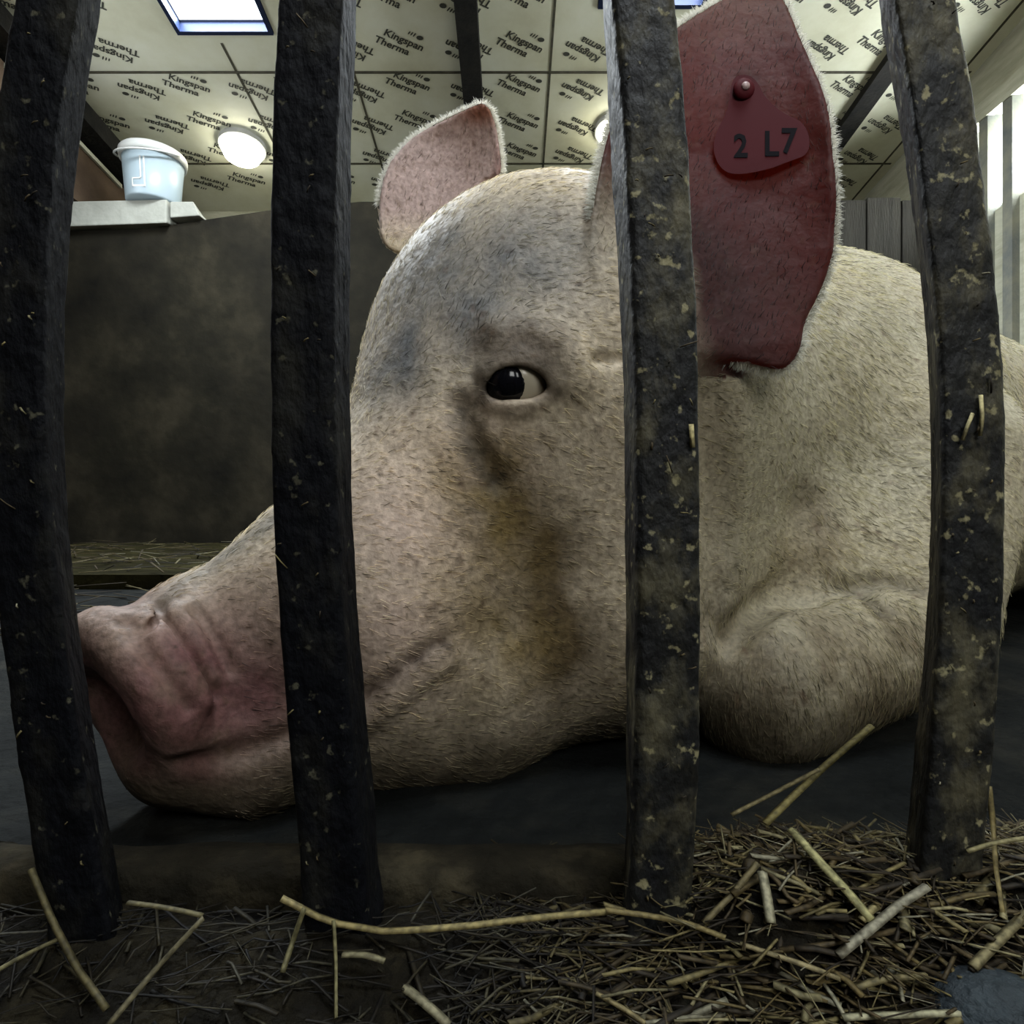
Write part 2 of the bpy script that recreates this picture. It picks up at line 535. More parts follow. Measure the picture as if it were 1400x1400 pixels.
MB().tube(hp, 0.0045, 8).build('handle', M_white, bucket, smooth=True)
mb = MB()
for (x0, x1, z0, z1) in ((-.030, -.024, .035, .075), (-.030, .030, .035, .043), (-.030, .012, .069, .075), (.010, .016, .075, .17), (.026, .032, .035, .17)):
    for xa, xb in ((x0, x1),):
        yy = lambda x, z: -math.sqrt(max((0.118 + z * 0.075) ** 2 - x * x, 0)) - 0.001
        mb.hexa([(xa, yy(xa, z0), z0), (xb, yy(xb, z0), z0), (xb, yy(xb, z0) + .002, z0), (xa, yy(xa, z0) + .002, z0),
                 (xa, yy(xa, z1), z1), (xb, yy(xb, z1), z1), (xb, yy(xb, z1) + .002, z1), (xa, yy(xa, z1) + .002, z1)])
lab = mb.build('moulded_frame', M_white, bucket)

M_lamp = emit_mat('lamp_glass', (1.0, 0.98, 0.80), 20.0)
M_lampbase = plain_mat('lamp_base', (0.5, 0.5, 0.48), 0.5)
for lx, ly, r, lab_ in ((-1.36, 3.08, 0.10, 'round glowing ceiling lamp above the pen wall near the bucket'),
                        (0.505, 2.97, 0.09, 'round glowing ceiling lamp half hidden behind a bar beside the tall ear')):
    lo = tag(empty('ceiling_lamp', (lx, ly, zc(ly))), lab_, 'lamp', 'round ceiling lamps')
    lo.rotation_euler = (-SLOPE, 0, 0)
    MB().lathe([(0, 0.0), (r * 1.12, 0.0), (r * 1.12, -0.025), (r * .95, -0.03), (0, -0.03)], 32).build('lamp_base', M_lampbase, lo, smooth=False)
    MB().lathe([(r, -0.028), (r * .98, -0.045), (r * .85, -0.07), (r * .6, -0.088), (r * .3, -0.096), (0.001, -0.098)], 32).build('lamp_glass', M_lamp, lo, smooth=True)
PIG_STEP = 0.002
# ------------------------------------------------------------------ the pig: one body grown from a distance field
def smin(a, b, k):
    h = np.clip(0.5 + 0.5 * (b - a) / k, 0, 1)
    return b + (a - b) * h - k * h * (1 - h)


def smax(a, b, k):
    return -smin(-a, -b, k)


class Field:
    """points as three arrays that broadcast against each other; knows its own bounding ball so that far shapes can be skipped"""
    def __init__(self, x, y, z, ball=None):
        self.x, self.y, self.z = x, y, z
        self.ball = ball

    def far(self, c, r, gap):
        """whether a shape within r of c stays further than gap from every point"""
        if self.ball is None: return False
        b, rb = self.ball
        return (b[0] - c[0]) ** 2 + (b[1] - c[1]) ** 2 + (b[2] - c[2]) ** 2 > (rb + r + gap) ** 2

    def ell(self, c, r, R=None):
        x, y, z = self.x - c[0], self.y - c[1], self.z - c[2]
        if R is not None:
            x, y, z = (R[0][0] * x + R[1][0] * y + R[2][0] * z, R[0][1] * x + R[1][1] * y + R[2][1] * z, R[0][2] * x + R[1][2] * y + R[2][2] * z)
        k0 = np.sqrt((x / r[0]) ** 2 + (y / r[1]) ** 2 + (z / r[2]) ** 2) + 1e-9
        k1 = np.sqrt((x / r[0] ** 2) ** 2 + (y / r[1] ** 2) ** 2 + (z / r[2] ** 2) ** 2) + 1e-9
        return k0 * (k0 - 1) / k1

    def cone(self, a, b, ra, rb, squash=None):
        """capsule whose radius runs from ra to rb"""
        a, b = np.asarray(a), np.asarray(b)
        ba = b - a
        t = ((self.x - a[0]) * ba[0] + (self.y - a[1]) * ba[1] + (self.z - a[2]) * ba[2]) / ba.dot(ba)
        t = np.clip(t, 0, 1)
        return np.sqrt((self.x - a[0] - t * ba[0]) ** 2 + (self.y - a[1] - t * ba[1]) ** 2 + (self.z - a[2] - t * ba[2]) ** 2) - (ra + (rb - ra) * t)

    def disc(self, c, n, r, h, rnd):
        dx, dy, dz = self.x - c[0], self.y - c[1], self.z - c[2]
        ax = dx * n[0] + dy * n[1] + dz * n[2]
        rad = np.sqrt(np.maximum(dx * dx + dy * dy + dz * dz - ax * ax, 0))
        qx, qy = rad - (r - rnd), np.abs(ax) - (h - rnd)
        return np.minimum(np.maximum(qx, qy), 0) + np.sqrt(np.maximum(qx, 0) ** 2 + np.maximum(qy, 0) ** 2) - rnd

    def px(self):
        return 700 + F * self.x / self.y, 700 - F * (self.z - CZ) / self.y

    def sheet(self, poly, depth, half, box):
        """a thick curved leaf (an ear): an outline and a depth function, solved only inside its box"""
        shape = np.broadcast(self.x, self.y, self.z).shape
        out = np.full(shape, 0.2, dtype=np.float32)
        if len(shape) == 3:
            ix = np.where((self.x.ravel() > box[0]) & (self.x.ravel() < box[1]))[0]
            iy = np.where((self.y.ravel() > box[2]) & (self.y.ravel() < box[3]))[0]
            iz = np.where((self.z.ravel() > box[4]) & (self.z.ravel() < box[5]))[0]
            sl = np.ix_(ix, iy, iz)
            x, y, z = np.broadcast_arrays(self.x.ravel()[ix][:, None, None], self.y.ravel()[iy][None, :, None], self.z.ravel()[iz][None, None, :])
        else:
            sl = slice(None)
            x, y, z = self.x, self.y, self.z
        yy = np.maximum(y, 0.05)
        u, v = 700 + F * x / yy, 700 - F * (z - CZ) / yy
        dd = depth(u, v)
        P = np.asarray(poly, dtype=float)
        d2 = np.full(u.shape, 1e9)
        sgn = np.ones(u.shape)
        n = len(P)
        for i in range(n):
            a, b = P[i], P[(i + 1) % n]
            e = b - a
            wx, wy = u - a[0], v - a[1]
            t = np.clip((wx * e[0] + wy * e[1]) / e.dot(e), 0, 1)
            d2 = np.minimum(d2, (wx - e[0] * t) ** 2 + (wy - e[1] * t) ** 2)
            c1, c2, c3 = v >= a[1], v < b[1], e[0] * wy > e[1] * wx
            sgn = np.where((c1 & c2 & c3) | (~c1 & ~c2 & ~c3), -sgn, sgn)
        s2 = sgn * np.sqrt(d2) * dd / F
        th = half(u, v)
        q1 = s2 + 0.003
        q2 = np.abs(y - dd) * 0.93 - th + 0.003
        r = np.minimum(np.maximum(q1, q2), 0) + np.sqrt(np.maximum(q1, 0) ** 2 + np.maximum(q2, 0) ** 2) - 0.003
        out[sl] = np.minimum(r, 0.2)
        return out


def smooth_poly(P, it=2):
    P = np.asarray(P, dtype=float)
    for _ in range(it):
        Q = np.roll(P, -1, 0)
        P = np.stack([0.75 * P + 0.25 * Q, 0.25 * P + 0.75 * Q], 1).reshape(-1, 2)
    return P


NEAR_EAR = smooth_poly([(806, 345), (814, 255), (836, 165), (866, 85), (925, 36), (985, 0), (1042, -26), (1070, -10), (1090, 45), (1116, 100), (1134, 160),
                        (1140, 225), (1143, 290), (1137, 355), (1120, 405), (1100, 440), (1094, 480), (1072, 507), (1040, 500), (1000, 490), (950, 484), (890, 470), (840, 420)], 2)
FAR_EAR = smooth_poly([(520, 345), (517, 275), (530, 225), (558, 192), (600, 166), (640, 148), (664, 138), (676, 162), (684, 205), (686, 240), (668, 246), (656, 252), (668, 268), (690, 292), (650, 330), (590, 350)], 2)


def near_depth(u, v):
    s = np.clip((u - 800) / 345.0, 0, 1)
    bowl = 1 - (2 * s - 1) ** 2
    return 0.396 + 0.020 * s + 0.044 * bowl * np.clip((470 - v) / 260, 0.0, 1) + 0.02 * np.clip((200 - v) / 200, 0, 1) ** 2


def far_depth(u, v):
    s = np.clip((u - 515) / 170.0, 0, 1)
    return 0.585 + 0.02 * (1 - (2 * s - 1) ** 2) - 0.03 * np.clip((200 - v) / 70, 0, 1) ** 2


def arc(pts, n=10):
    """smooth polyline through (px, py) control points"""
    P = np.asarray(pts, dtype=float)
    if len(P) < 3:
        return P
    out = []
    for i in range(len(P) - 1):
        p0, p1, p2, p3 = P[max(i - 1, 0)], P[i], P[i + 1], P[min(i + 2, len(P) - 1)]
        for t in np.linspace(0, 1, n, endpoint=False):
            out.append(0.5 * ((2 * p1) + (-p0 + p2) * t + (2 * p0 - 5 * p1 + 4 * p2 - p3) * t * t + (-p0 + 3 * p1 - 3 * p2 + p3) * t ** 3))
    out.append(P[-1])
    return np.array(out)


nrm = lambda v: np.asarray(v, float) / np.linalg.norm(v)
DISC_N = nrm((-0.52, -0.75, -0.40))
DISC_C = W(184, 950, 0.345)


def base_field(x, y, z, ball=None):
    g = Field(x, y, z, ball)
    # head
    d = g.ell(W(745, 518, 0.513), (0.150, 0.120, 0.161))
    d = smin(d, g.cone(W(690, 600, 0.49), W(520, 800, 0.445), 0.105, 0.088), 0.05)
    d = smin(d, g.cone(W(520, 835, 0.44), W(297, 884, 0.388), 0.088, 0.052), 0.04)
    d = smin(d, g.cone(W(620, 930, 0.46), W(265, 1010, 0.385), 0.080, 0.036), 0.03)
    d = smin(d, g.ell(W(800, 790, 0.520), (0.128, 0.120, 0.130)), 0.05)
    # snout disc with its dish and lip
    d = smin(d, g.disc(DISC_C, DISC_N, 0.055, 0.014, 0.0115), 0.014)
    d = smin(d, g.cone(DISC_C - DISC_N * 0.02, W(330, 935, 0.395), 0.040, 0.060), 0.02)
    d = smin(d, g.cone(W(255, 1020, .368), W(350, 1025, .372), 0.030, 0.036), 0.022)
    # neck, trunk
    d = smin(d, g.cone(W(810, 560, 0.56), W(1035, 590, 0.78), 0.150, 0.215), 0.07)
    d = smin(d, g.ell(W(1070, 790, 0.60), (0.13, 0.10, 0.11)), 0.06)
    d = smin(d, g.cone((0.37, 0.82, 0.250), (1.20, 1.48, 0.262), 0.235, 0.262), 0.08)
    d = smin(d, g.ell((1.28, 1.50, 0.25), (0.24, 0.22, 0.24)), 0.08)
    # shoulder, folded near fore leg
    d = smin(d, g.cone(W(1270, 640, 0.60), W(1262, 870, 0.53), 0.085, 0.050), 0.05)
    d = smin(d, g.cone(W(1250, 870, 0.52), W(1045, 935, 0.475), 0.050, 0.057), 0.014)
    d = smin(d, g.cone(W(1040, 960, 0.48), W(1200, 985, 0.58), 0.046, 0.032), 0.02)
    # far fore leg and hind leg
    d = smin(d, g.cone((0.05, 0.72, 0.06), (0.30, 0.80, 0.06), 0.045, 0.05), 0.03)
    d = smin(d, g.cone((1.15, 1.20, 0.15), (0.98, 1.02, 0.075), 0.13, 0.06), 0.05)
    d = smin(d, g.cone((0.98, 1.02, 0.06), (1.22, 1.12, 0.04), 0.045, 0.03), 0.02)
    # tail
    d = smin(d, g.cone((1.47, 1.60, 0.33), (1.55, 1.63, 0.26), 0.02, 0.013), 0.02)
    d = smin(d, g.cone((1.55, 1.63, 0.26), (1.54, 1.66, 0.17), 0.013, 0.007), 0.01)
    # ears
    if not g.far((0.17, 0.42, 0.41), 0.24, 0.03):
        d = smin(d, g.sheet(NEAR_EAR, near_depth, lambda u, v: 0.0040 + 0.012 * np.clip((v - 300) / 180, 0, 1) * np.clip((960 - u) / 130, 0, 1), (0.03, 0.30, 0.33, 0.52, 0.20, 0.62)), 0.012)
    if not g.far((-0.08, 0.58, 0.49), 0.19, 0.03):
        d = smin(d, g.sheet(FAR_EAR, far_depth, lambda u, v: 0.0045 + 0.008 * np.clip((v - 230) / 90, 0, 1), (-0.18, 0.02, 0.50, 0.66, 0.35, 0.62)), 0.012)
    return d


def hit_depth(pxy, field, d0=0.26, d1=1.0):
    """depth where the sight line through each photograph position meets the field"""
    P = np.asarray(pxy, dtype=float)
    dx, dz = (P[:, 0] - 700) / F, (700 - P[:, 1]) / F
    t = np.full(len(P), d0)
    for _ in range(160):
        v = field(dx * t, t, CZ + dz * t)
        t = t + np.clip(v, -0.02, 0.02) * 0.6
    return np.clip(t, d0, d1)


# folds and lids follow the skin: (controls, radius, depth offset, blend, add or cut)
MARKS = [
    # lid rolls and the folds under the brow
    ([(664, 508), (690, 493), (722, 492), (748, 509), (758, 530)], 0.0040, 0.001, 0.005, +1),
    ([(668, 488), (700, 480), (735, 484), (765, 506), (772, 530)], 0.0030, 0.001, 0.006, -1),
    ([(690, 462), (735, 466), (770, 490), (786, 520)], 0.0080, 0.005, 0.018, +1),
    ([(815, 492), (850, 490), (880, 494)], 0.0022, 0.000, 0.006, -1),
    ([(668, 552), (695, 560), (722, 558), (748, 546)], 0.0034, 0.001, 0.005, +1),
    # fold that carries the tear track
    ([(630, 556), (640, 590), (658, 625), (678, 655)], 0.0050, -0.001, 0.012, -1),
    # mouth
    ([(608, 880), (585, 890), (550, 915), (505, 945), (440, 985), (370, 1015), (300, 1035), (250, 1045)], 0.0036, -0.0005, 0.008, -1),
    ([(600, 900), (560, 925), (510, 965), (440, 1005)], 0.0070, 0.003, 0.014, +1),
    # snout wrinkles
    ([(176, 848), (196, 885), (226, 925), (258, 965)], 0.0034, 0.000, 0.006, -1),
    ([(198, 838), (226, 880), (258, 925), (276, 955)], 0.0052, 0.002, 0.007, +1),
    ([(216, 826), (242, 868), (272, 912), (286, 950)], 0.0028, 0.000, 0.005, -1),
    ([(246, 838), (272, 872), (296, 918)], 0.0046, 0.002, 0.008, +1),
    ([(268, 838), (292, 872), (312, 915)], 0.0028, 0.000, 0.006, -1),
    ([(188, 862), (205, 858), (214, 846)], 0.0026, 0.000, 0.004, -1),
    # fold between jowl and neck, fold over the knee
    ([(968, 560), (985, 650), (990, 740), (985, 850)], 0.0090, -0.004, 0.030, -1),
    ([(1000, 872), (1035, 835), (1070, 805), (1120, 785)], 0.0075, -0.001, 0.014, -1),
    ([(1020, 850), (1080, 826), (1130, 806), (1175, 808), (1205, 835)], 0.0055, -0.001, 0.010, -1),
    ([(1170, 806), (1210, 796), (1262, 806)], 0.0045, -0.001, 0.010, -1),
    ([(1105, 700), (1110, 750), (1098, 800)], 0.0100, -0.004, 0.030, -1),
]
EYE = W(703, 523, 0.0)


ALMOND = smooth_poly([(663, 531), (672, 512), (690, 502), (712, 500), (730, 505), (744, 516), (751, 529), (740, 540), (722, 546), (700, 549), (682, 547), (668, 541)], 1)


def skin_field(x, y, z, ball=None):
    g = Field(x, y, z, ball)
    d = base_field(x, y, z, ball)
    for segs, rad, k, sgn in SEGS:
        m = None
        for a, b in segs:
            mid = (a + b) / 2
            if g.far(mid, np.linalg.norm(a - b) / 2 + rad, k * 1.6):
                continue
            c = g.cone(a, b, rad, rad)
            m = c if m is None else np.minimum(m, c)
        if m is not None:
            d = smin(d, m, k) if sgn > 0 else smax(d, -m, k)
    if not g.far(EYE_C, EYE_R, 0.03):
        # lids over the eyeball, then the almond opening
        d = smin(d, g.cone(EYE_C, EYE_C + np.array([1e-4, 0, 0]), EYE_R + 0.0032, EYE_R + 0.0032), 0.010)
        d = smax(d, -g.sheet(ALMOND, lambda u, v: EYE_C[1] - EYE_R + 0 * u, lambda u, v: 0.030 + 0 * u, (-.05, .05, .2, .6, .2, .5)), 0.0025)
        d = np.maximum(d, -g.cone(EYE_C, EYE_C + np.array([1e-4, 0, 0]), EYE_R * 1.01, EYE_R * 1.01))
    if not g.far(DISC_C, 0.07, 0.03):
        for s in (-1, 1):
            n = g.ell(DISC_C + DISC_N * 0.016 + s * DISC_S * 0.020 + DISC_U * 0.004, (0.010, 0.010, 0.012))
            d = smax(d, -n, 0.006)
        d = smax(d, -g.ell(DISC_C + DISC_N * 0.036, (0.036, 0.036, 0.036)), 0.008)
    return d


DISC_S = nrm(np.cross(DISC_N, (0, 0, 1)))
DISC_U = nrm(np.cross(DISC_S, DISC_N))
eye_d = hit_depth([(703, 523)], base_field)[0]
EYE_R = 0.0205
EYE_C = W(705, 524, eye_d + EYE_R * 0.78)
SEGS = []
for ctl, rad, off, k, sgn in MARKS:
    a = arc(ctl, 4)
    dd = hit_depth(a, base_field)
    q = [W(p[0], p[1], t + off) for p, t in zip(a, dd)]
    SEGS.append((list(zip(q[:-1], q[1:])), rad, k, sgn))


def axis(parts):
    """parts: (start, stop, step) pieces with growing steps"""
    out = [parts[0][0]]
    for a, b, h in parts:
        while out[-1] < b - 1e-9:
            out.append(out[-1] + h)
    return np.array(out, dtype=np.float32)


def grow(h):
    ax = axis([(-0.275, 0.31, h), (0.31, 0.60, 2.5 * h), (0.60, 1.68, 6 * h)])
    ay = axis([(0.285, 0.53, h), (0.53, 0.70, 2 * h), (0.70, 1.72, 6 * h)])
    az = axis([(-0.012, 0.56, h), (0.56, 0.645, 2 * h)])
    nx, ny, nz = len(ax), len(ay), len(az)
    D = np.empty((nx, ny, nz), dtype=np.float32)
    # coarse pass first: fill whole blocks, refine only where the skin may pass
    B = 16
    for i in range(0, nx, B):
        for j in range(0, ny, B):
            for k in range(0, nz, B):
                xs, ys, zs = ax[i:i + B], ay[j:j + B], az[k:k + B]
                c = (xs[len(xs) // 2], ys[len(ys) // 2], zs[len(zs) // 2])
                rad = 0.5 * math.sqrt((xs[-1] - xs[0]) ** 2 + (ys[-1] - ys[0]) ** 2 + (zs[-1] - zs[0]) ** 2)
                v = float(base_field(np.array([c[0]]), np.array([c[1]]), np.array([c[2]]))[0])
                if abs(v) > rad * 1.15 + 0.02:
                    D[i:i + B, j:j + B, k:k + B] = v
                else:
                    f = skin_field if (c[0] < 0.5) else base_field
                    D[i:i + B, j:j + B, k:k + B] = f(xs[:, None, None], ys[None, :, None], zs[None, None, :], (c, rad))
    # surface nets
    ins = D < 0
    cs = np.zeros((nx - 1, ny - 1, nz - 1), dtype=np.uint8)
    for a in (0, 1):
        for b in (0, 1):
            for c in (0, 1):
                cs += ins[a:nx - 1 + a, b:ny - 1 + b, c:nz - 1 + c]
    cells = np.argwhere((cs > 0) & (cs < 8))
    vid = np.full(cs.shape, -1, dtype=np.int32)
    vid[tuple(cells.T)] = np.arange(len(cells))
    acc = np.zeros((len(cells), 3))
    cnt = np.zeros(len(cells))
    crn = [(a, b, c) for a in (0, 1) for b in (0, 1) for c in (0, 1)]
    for p in crn:
        for axi in range(3):
            if p[axi] == 1: continue
            q = list(p); q[axi] = 1
            va = D[cells[:, 0] + p[0], cells[:, 1] + p[1], cells[:, 2] + p[2]]
            vb = D[cells[:, 0] + q[0], cells[:, 1] + q[1], cells[:, 2] + q[2]]
            mk = (va < 0) != (vb < 0)
            t = np.where(mk, va / np.where(mk, va - vb, 1), 0)
            pos = np.tile(np.array(p, float), (len(cells), 1))
            pos[:, axi] = t
            acc[mk] += pos[mk]
            cnt[mk] += 1
    acc = acc / cnt[:, None] + cells
    V = np.stack([np.interp(acc[:, i], np.arange(len(A)), A) for i, A in enumerate((ax, ay, az))], 1)
    quads = []
    for axi in range(3):
        o1, o2 = [(1, 2), (2, 0), (0, 1)][axi]
        sl_a = [slice(None)] * 3; sl_b = [slice(None)] * 3
        sl_a[axi] = slice(0, -1); sl_b[axi] = slice(1, None)
        A, Bv = ins[tuple(sl_a)], ins[tuple(sl_b)]
        e = np.argwhere(A != Bv)
        dims = np.array(cs.shape)
        okk = np.ones(len(e), bool)
        for o in (o1, o2):
            okk &= (e[:, o] > 0) & (e[:, o] < dims[o])
        okk &= e[:, axi] < dims[axi]
        e = e[okk]
        fl = A[tuple(e.T)]
        def vat(d1, d2):
            c = e.copy(); c[:, o1] -= d1; c[:, o2] -= d2
            return vid[tuple(c.T)]
        q = np.stack([vat(1, 1), vat(0, 1), vat(0, 0), vat(1, 0)], 1)
        q[~fl] = q[~fl][:, ::-1]
        quads.append(q)
    Q = np.vstack(quads)
    return V, Q[(Q >= 0).all(1)]


PV, PQ = grow(PIG_STEP)
# slight unevenness of the hide
me = mesh_np('pig', PV, PQ, smooth=True)
pig_n = np.empty(len(me.vertices) * 3, dtype=np.float32)
me.vertices.foreach_get('normal', pig_n)
pig_n = pig_n.reshape(-1, 3)
PV = PV + pig_n * (0.0016 * fbm(PV, 28, 3, 5) + 0.0006 * fbm(PV, 120, 2, 9))[:, None] * np.clip((PV[:, :1] < 0.8) * 1.0, 0, 1)
me.vertices.foreach_set('co', PV.astype(np.float32).ravel())
me.update()
PX = 700 + F * PV[:, 0] / PV[:, 1]
PY = 700 - F * (PV[:, 2] - CZ) / PV[:, 1]


def soft_ball(c, r, soft):
    q = np.sqrt(((PV - c) ** 2).sum(1))
    return np.clip((r * (1 + soft) - q) / (r * soft * 2), 0, 1)


def blob(px, py, r, soft=1.0, d=None):
    """soft round mask about the point of the hide seen at (px, py); r in metres"""
    t = hit_depth([(px, py)], base_field)[0] if d is None else d
    return soft_ball(W(px, py, t), r, soft)


def stroke(ctl, r, soft=1.0):
    a = arc(ctl, 9)
    m = 0
    for p, t in zip(a, hit_depth(a, base_field)):
        m = np.maximum(m, soft_ball(W(p[0], p[1], t), r, soft))
    return m


def mixc(c, col, m):
    return c * (1 - m[:, None]) + np.array(col)[None, :] * m[:, None]


n_big = fbm(PV, 14, 4, 21)
n_mid = fbm(PV, 45, 4, 31)
n_fin = fbm(PV, 160, 3, 41)
BODYM = np.clip((PV[:, 0] - .06) / .12, 0, 1)
on_near_ear = ((np.abs(PV[:, 1] - near_depth(PX, PY)) < 0.012) & (PX > 800) & (PX < 1150) & (PY < 510) & ~((PX < 850) & (PY > 350))) * 1.0
ear_m = np.clip((0.018 - np.abs(PV[:, 1] - near_depth(PX, PY))) / .008, 0, 1) * ((PX > 796) & (PX < 1156) & (PY < 516)) * np.clip(np.maximum(((PX - 850) + (350 - PY) * .35) / 90, (330 - PY) / 130), 0, 1)
on_far_ear = ((np.abs(PV[:, 1] - far_depth(PX, PY)) < 0.016) & (PX > 510) & (PX < 690)) * np.clip((335 - PY) / 50, 0, 1)
C = np.tile(np.array([0.58, 0.48, 0.36]), (len(PV), 1))
C = mixc(C, (0.40, 0.37, 0.26), BODYM * .8)
C = mixc(C, (0.44, 0.36, 0.22), np.clip(0.35 + 0.7 * n_big, 0, 1) * 0.6)
C = mixc(C, (0.085, 0.105, 0.13), np.clip(np.maximum.reduce([blob(590, 370, .05, .8), blob(690, 360, .045, .8), blob(545, 480, .035, .8), blob(650, 410, .04, .8)]) * (0.85 + .5 * n_mid), 0, 1) * .9)
C = mixc(C, (0.56, 0.40, 0.35), np.maximum.reduce([blob(560, 720, .05, .9), blob(540, 850, .04, .9), blob(640, 640, .03, .9)]) * .55)
snout = np.maximum.reduce([blob(270, 1050, .03, .8), soft_ball(DISC_C, .062, .35), blob(260, 950, .06, .6), blob(330, 960, .05, .7)])
C = mixc(C, (0.175, 0.083, 0.078), snout)
C = mixc(C, (0.20, 0.14, 0.10), snout * np.clip(n_mid * 1.6 - .25, 0, 1) * .8)
C = mixc(C, (0.16, 0.14, 0.11), np.clip(stroke([(225, 820), (290, 770), (365, 715), (400, 690)], .013, .9) * (.75 + n_mid), 0, 1) * .85)
C = mixc(C, (0.075, 0.048, 0.022), np.clip(stroke([(690, 680), (735, 730), (750, 800), (770, 900)], .022, 1.0) * (1.0 + 1.0 * n_mid), 0, 1) * .9)
C = mixc(C, (0.26, 0.18, 0.06), np.clip(stroke([(650, 660), (690, 750), (660, 820), (700, 880)], .028, 1.0) * (.7 + .8 * n_mid), 0, 1) * .8)
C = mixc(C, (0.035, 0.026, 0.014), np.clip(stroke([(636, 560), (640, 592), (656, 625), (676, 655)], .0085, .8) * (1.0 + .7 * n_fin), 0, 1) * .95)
C = mixc(C, (0.13, 0.085, 0.06), blob(712, 486, .014, .8) * .8)  # lid shading under the brow, painted as a brown patch
C = mixc(C, (0.20, 0.14, 0.10), np.clip(stroke([(668, 546), (695, 556), (722, 553), (750, 538)], .004, .8), 0, 1) * .75)
C = mixc(C, (0.03, 0.02, 0.014), np.clip(stroke([(664, 535), (664, 508), (690, 490), (722, 490), (748, 508), (758, 530)], .0065, .8), 0, 1) * .9)
C = mixc(C, (0.13, 0.10, 0.07), np.clip(stroke([(676, 478), (700, 480), (735, 484), (760, 505)], .0085, .9) * (1. + .5 * n_fin), 0, 1) * .75)
C = mixc(C, (0.10, 0.07, 0.045), np.clip(stroke([(660, 460), (695, 450), (740, 460), (765, 485)], .010, .9) * (.9 + .8 * n_fin), 0, 1) * .8)
C = mixc(C, (0.05, 0.03, 0.02), np.clip(stroke([(606, 882), (580, 893), (545, 918), (508, 945)], .0060, .8) * (1. + .6 * n_fin), 0, 1) * .9)
C = mixc(C, (0.25, 0.18, 0.09), np.clip(np.maximum.reduce([blob(1160, 920, .05, 1.), blob(1040, 900, .03, 1.), blob(1110, 760, .025, 1.), blob(1200, 960, .04, 1.)]) * (.5 + n_mid), 0, 1) * .7)
C = mixc(C, (0.13, 0.10, 0.06), np.clip(np.maximum.reduce([blob(1060, 910, .05, .8), blob(1160, 890, .05, .8), blob(1230, 880, .04, .8), blob(1010, 960, .03, .8)]) * (.8 + .5 * n_mid), 0, 1) * .85)
C = mixc(C, (0.10, 0.08, 0.05), np.clip((0.075 - PV[:, 2]) / .06 + .45 * n_mid, 0, 1) * .85)  # mud low on the body, with shadow near the floor painted in
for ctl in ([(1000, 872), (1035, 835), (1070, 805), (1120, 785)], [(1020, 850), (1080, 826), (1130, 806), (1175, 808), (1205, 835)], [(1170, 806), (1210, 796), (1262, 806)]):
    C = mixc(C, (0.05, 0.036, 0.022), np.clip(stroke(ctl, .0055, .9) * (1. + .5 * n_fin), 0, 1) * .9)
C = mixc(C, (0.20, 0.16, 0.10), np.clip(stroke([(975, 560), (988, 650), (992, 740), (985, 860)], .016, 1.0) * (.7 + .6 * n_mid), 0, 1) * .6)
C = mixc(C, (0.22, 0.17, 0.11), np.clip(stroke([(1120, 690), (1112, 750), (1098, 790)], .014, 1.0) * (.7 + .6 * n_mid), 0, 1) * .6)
C = mixc(C, (0.080, 0.030, 0.028), ear_m)
C = mixc(C, (0.12, 0.060, 0.038), ear_m * np.clip((95 - PY) / 120 + .5 * n_big, 0, 1))
C = mixc(C, (0.06, 0.036, 0.022), ear_m * np.clip(n_mid * 1.3 - .2, 0, 1) * .5)
C = mixc(C, (0.04, 0.008, 0.010), np.clip(np.maximum(soft_ball(W(1000, 275, near_depth(1000., 275.)), .014, .9), soft_ball(W(965, 210, near_depth(965., 210.)), .018, .9)), 0, 1) * .85 * ear_m)  # shadow under and beside the ear tag, painted dark maroon into the hide
C = mixc(C, (0.50, 0.37, 0.33), on_far_ear)
C = mixc(C, (0.28, 0.12, 0.10), on_far_ear * np.clip(1 - np.abs(((PX - 690) + (PY - 240) * .1)) / 22, 0, 1))
C = mixc(C, (0.36, 0.17, 0.12), on_far_ear * np.clip((178 - PY) / 22, 0, 1) * np.clip((PX - 610) / 40, 0, 1))
C = mixc(C, (0.13, 0.08, 0.05), np.clip(n_fin * 2.6 - .85, 0, 1) * .75)
C = mixc(C, (0.05, 0.035, 0.02), np.clip(vnoise(PV, 330, 77) * 4 - 2.9, 0, 1) * .8)
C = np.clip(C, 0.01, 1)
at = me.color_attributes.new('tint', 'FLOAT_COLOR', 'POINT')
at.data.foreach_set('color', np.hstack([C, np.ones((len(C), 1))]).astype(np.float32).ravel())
ear_a = me.attributes.new('thin', 'FLOAT', 'POINT')
ear_a.data.foreach_set('value', np.maximum(ear_m, .35 * on_far_ear).astype(np.float32))

m, nt, bs, out = new_mat('pig_hide')
N, L = nt.nodes, nt.links
a1 = N.new('ShaderNodeAttribute'); a1.attribute_name = 'tint'
a2 = N.new('ShaderNodeAttribute'); a2.attribute_name = 'thin'
tc = N.new('ShaderNodeTexCoord')
nz_ = N.new('ShaderNodeTexNoise'); nz_.inputs['Scale'].default_value = 260; nz_.inputs['Detail'].default_value = 5
L.new(tc.outputs['Object'], nz_.inputs['Vector'])
mr = N.new('ShaderNodeMapRange'); mr.inputs['From Min'].default_value = .3; mr.inputs['From Max'].default_value = .7
mr.inputs['To Min'].default_value = .55; mr.inputs['To Max'].default_value = 1.0
L.new(nz_.outputs['Fac'], mr.inputs['Value'])
mu = N.new('ShaderNodeMix'); mu.data_type = 'RGBA'; mu.blend_type = 'MULTIPLY'; mu.inputs['Factor'].default_value = 1
L.new(a1.outputs['Color'], mu.inputs['A']); L.new(mr.outputs['Result'], mu.inputs['B'])
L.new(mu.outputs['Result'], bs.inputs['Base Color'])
bs.inputs['Roughness'].default_value = 0.62
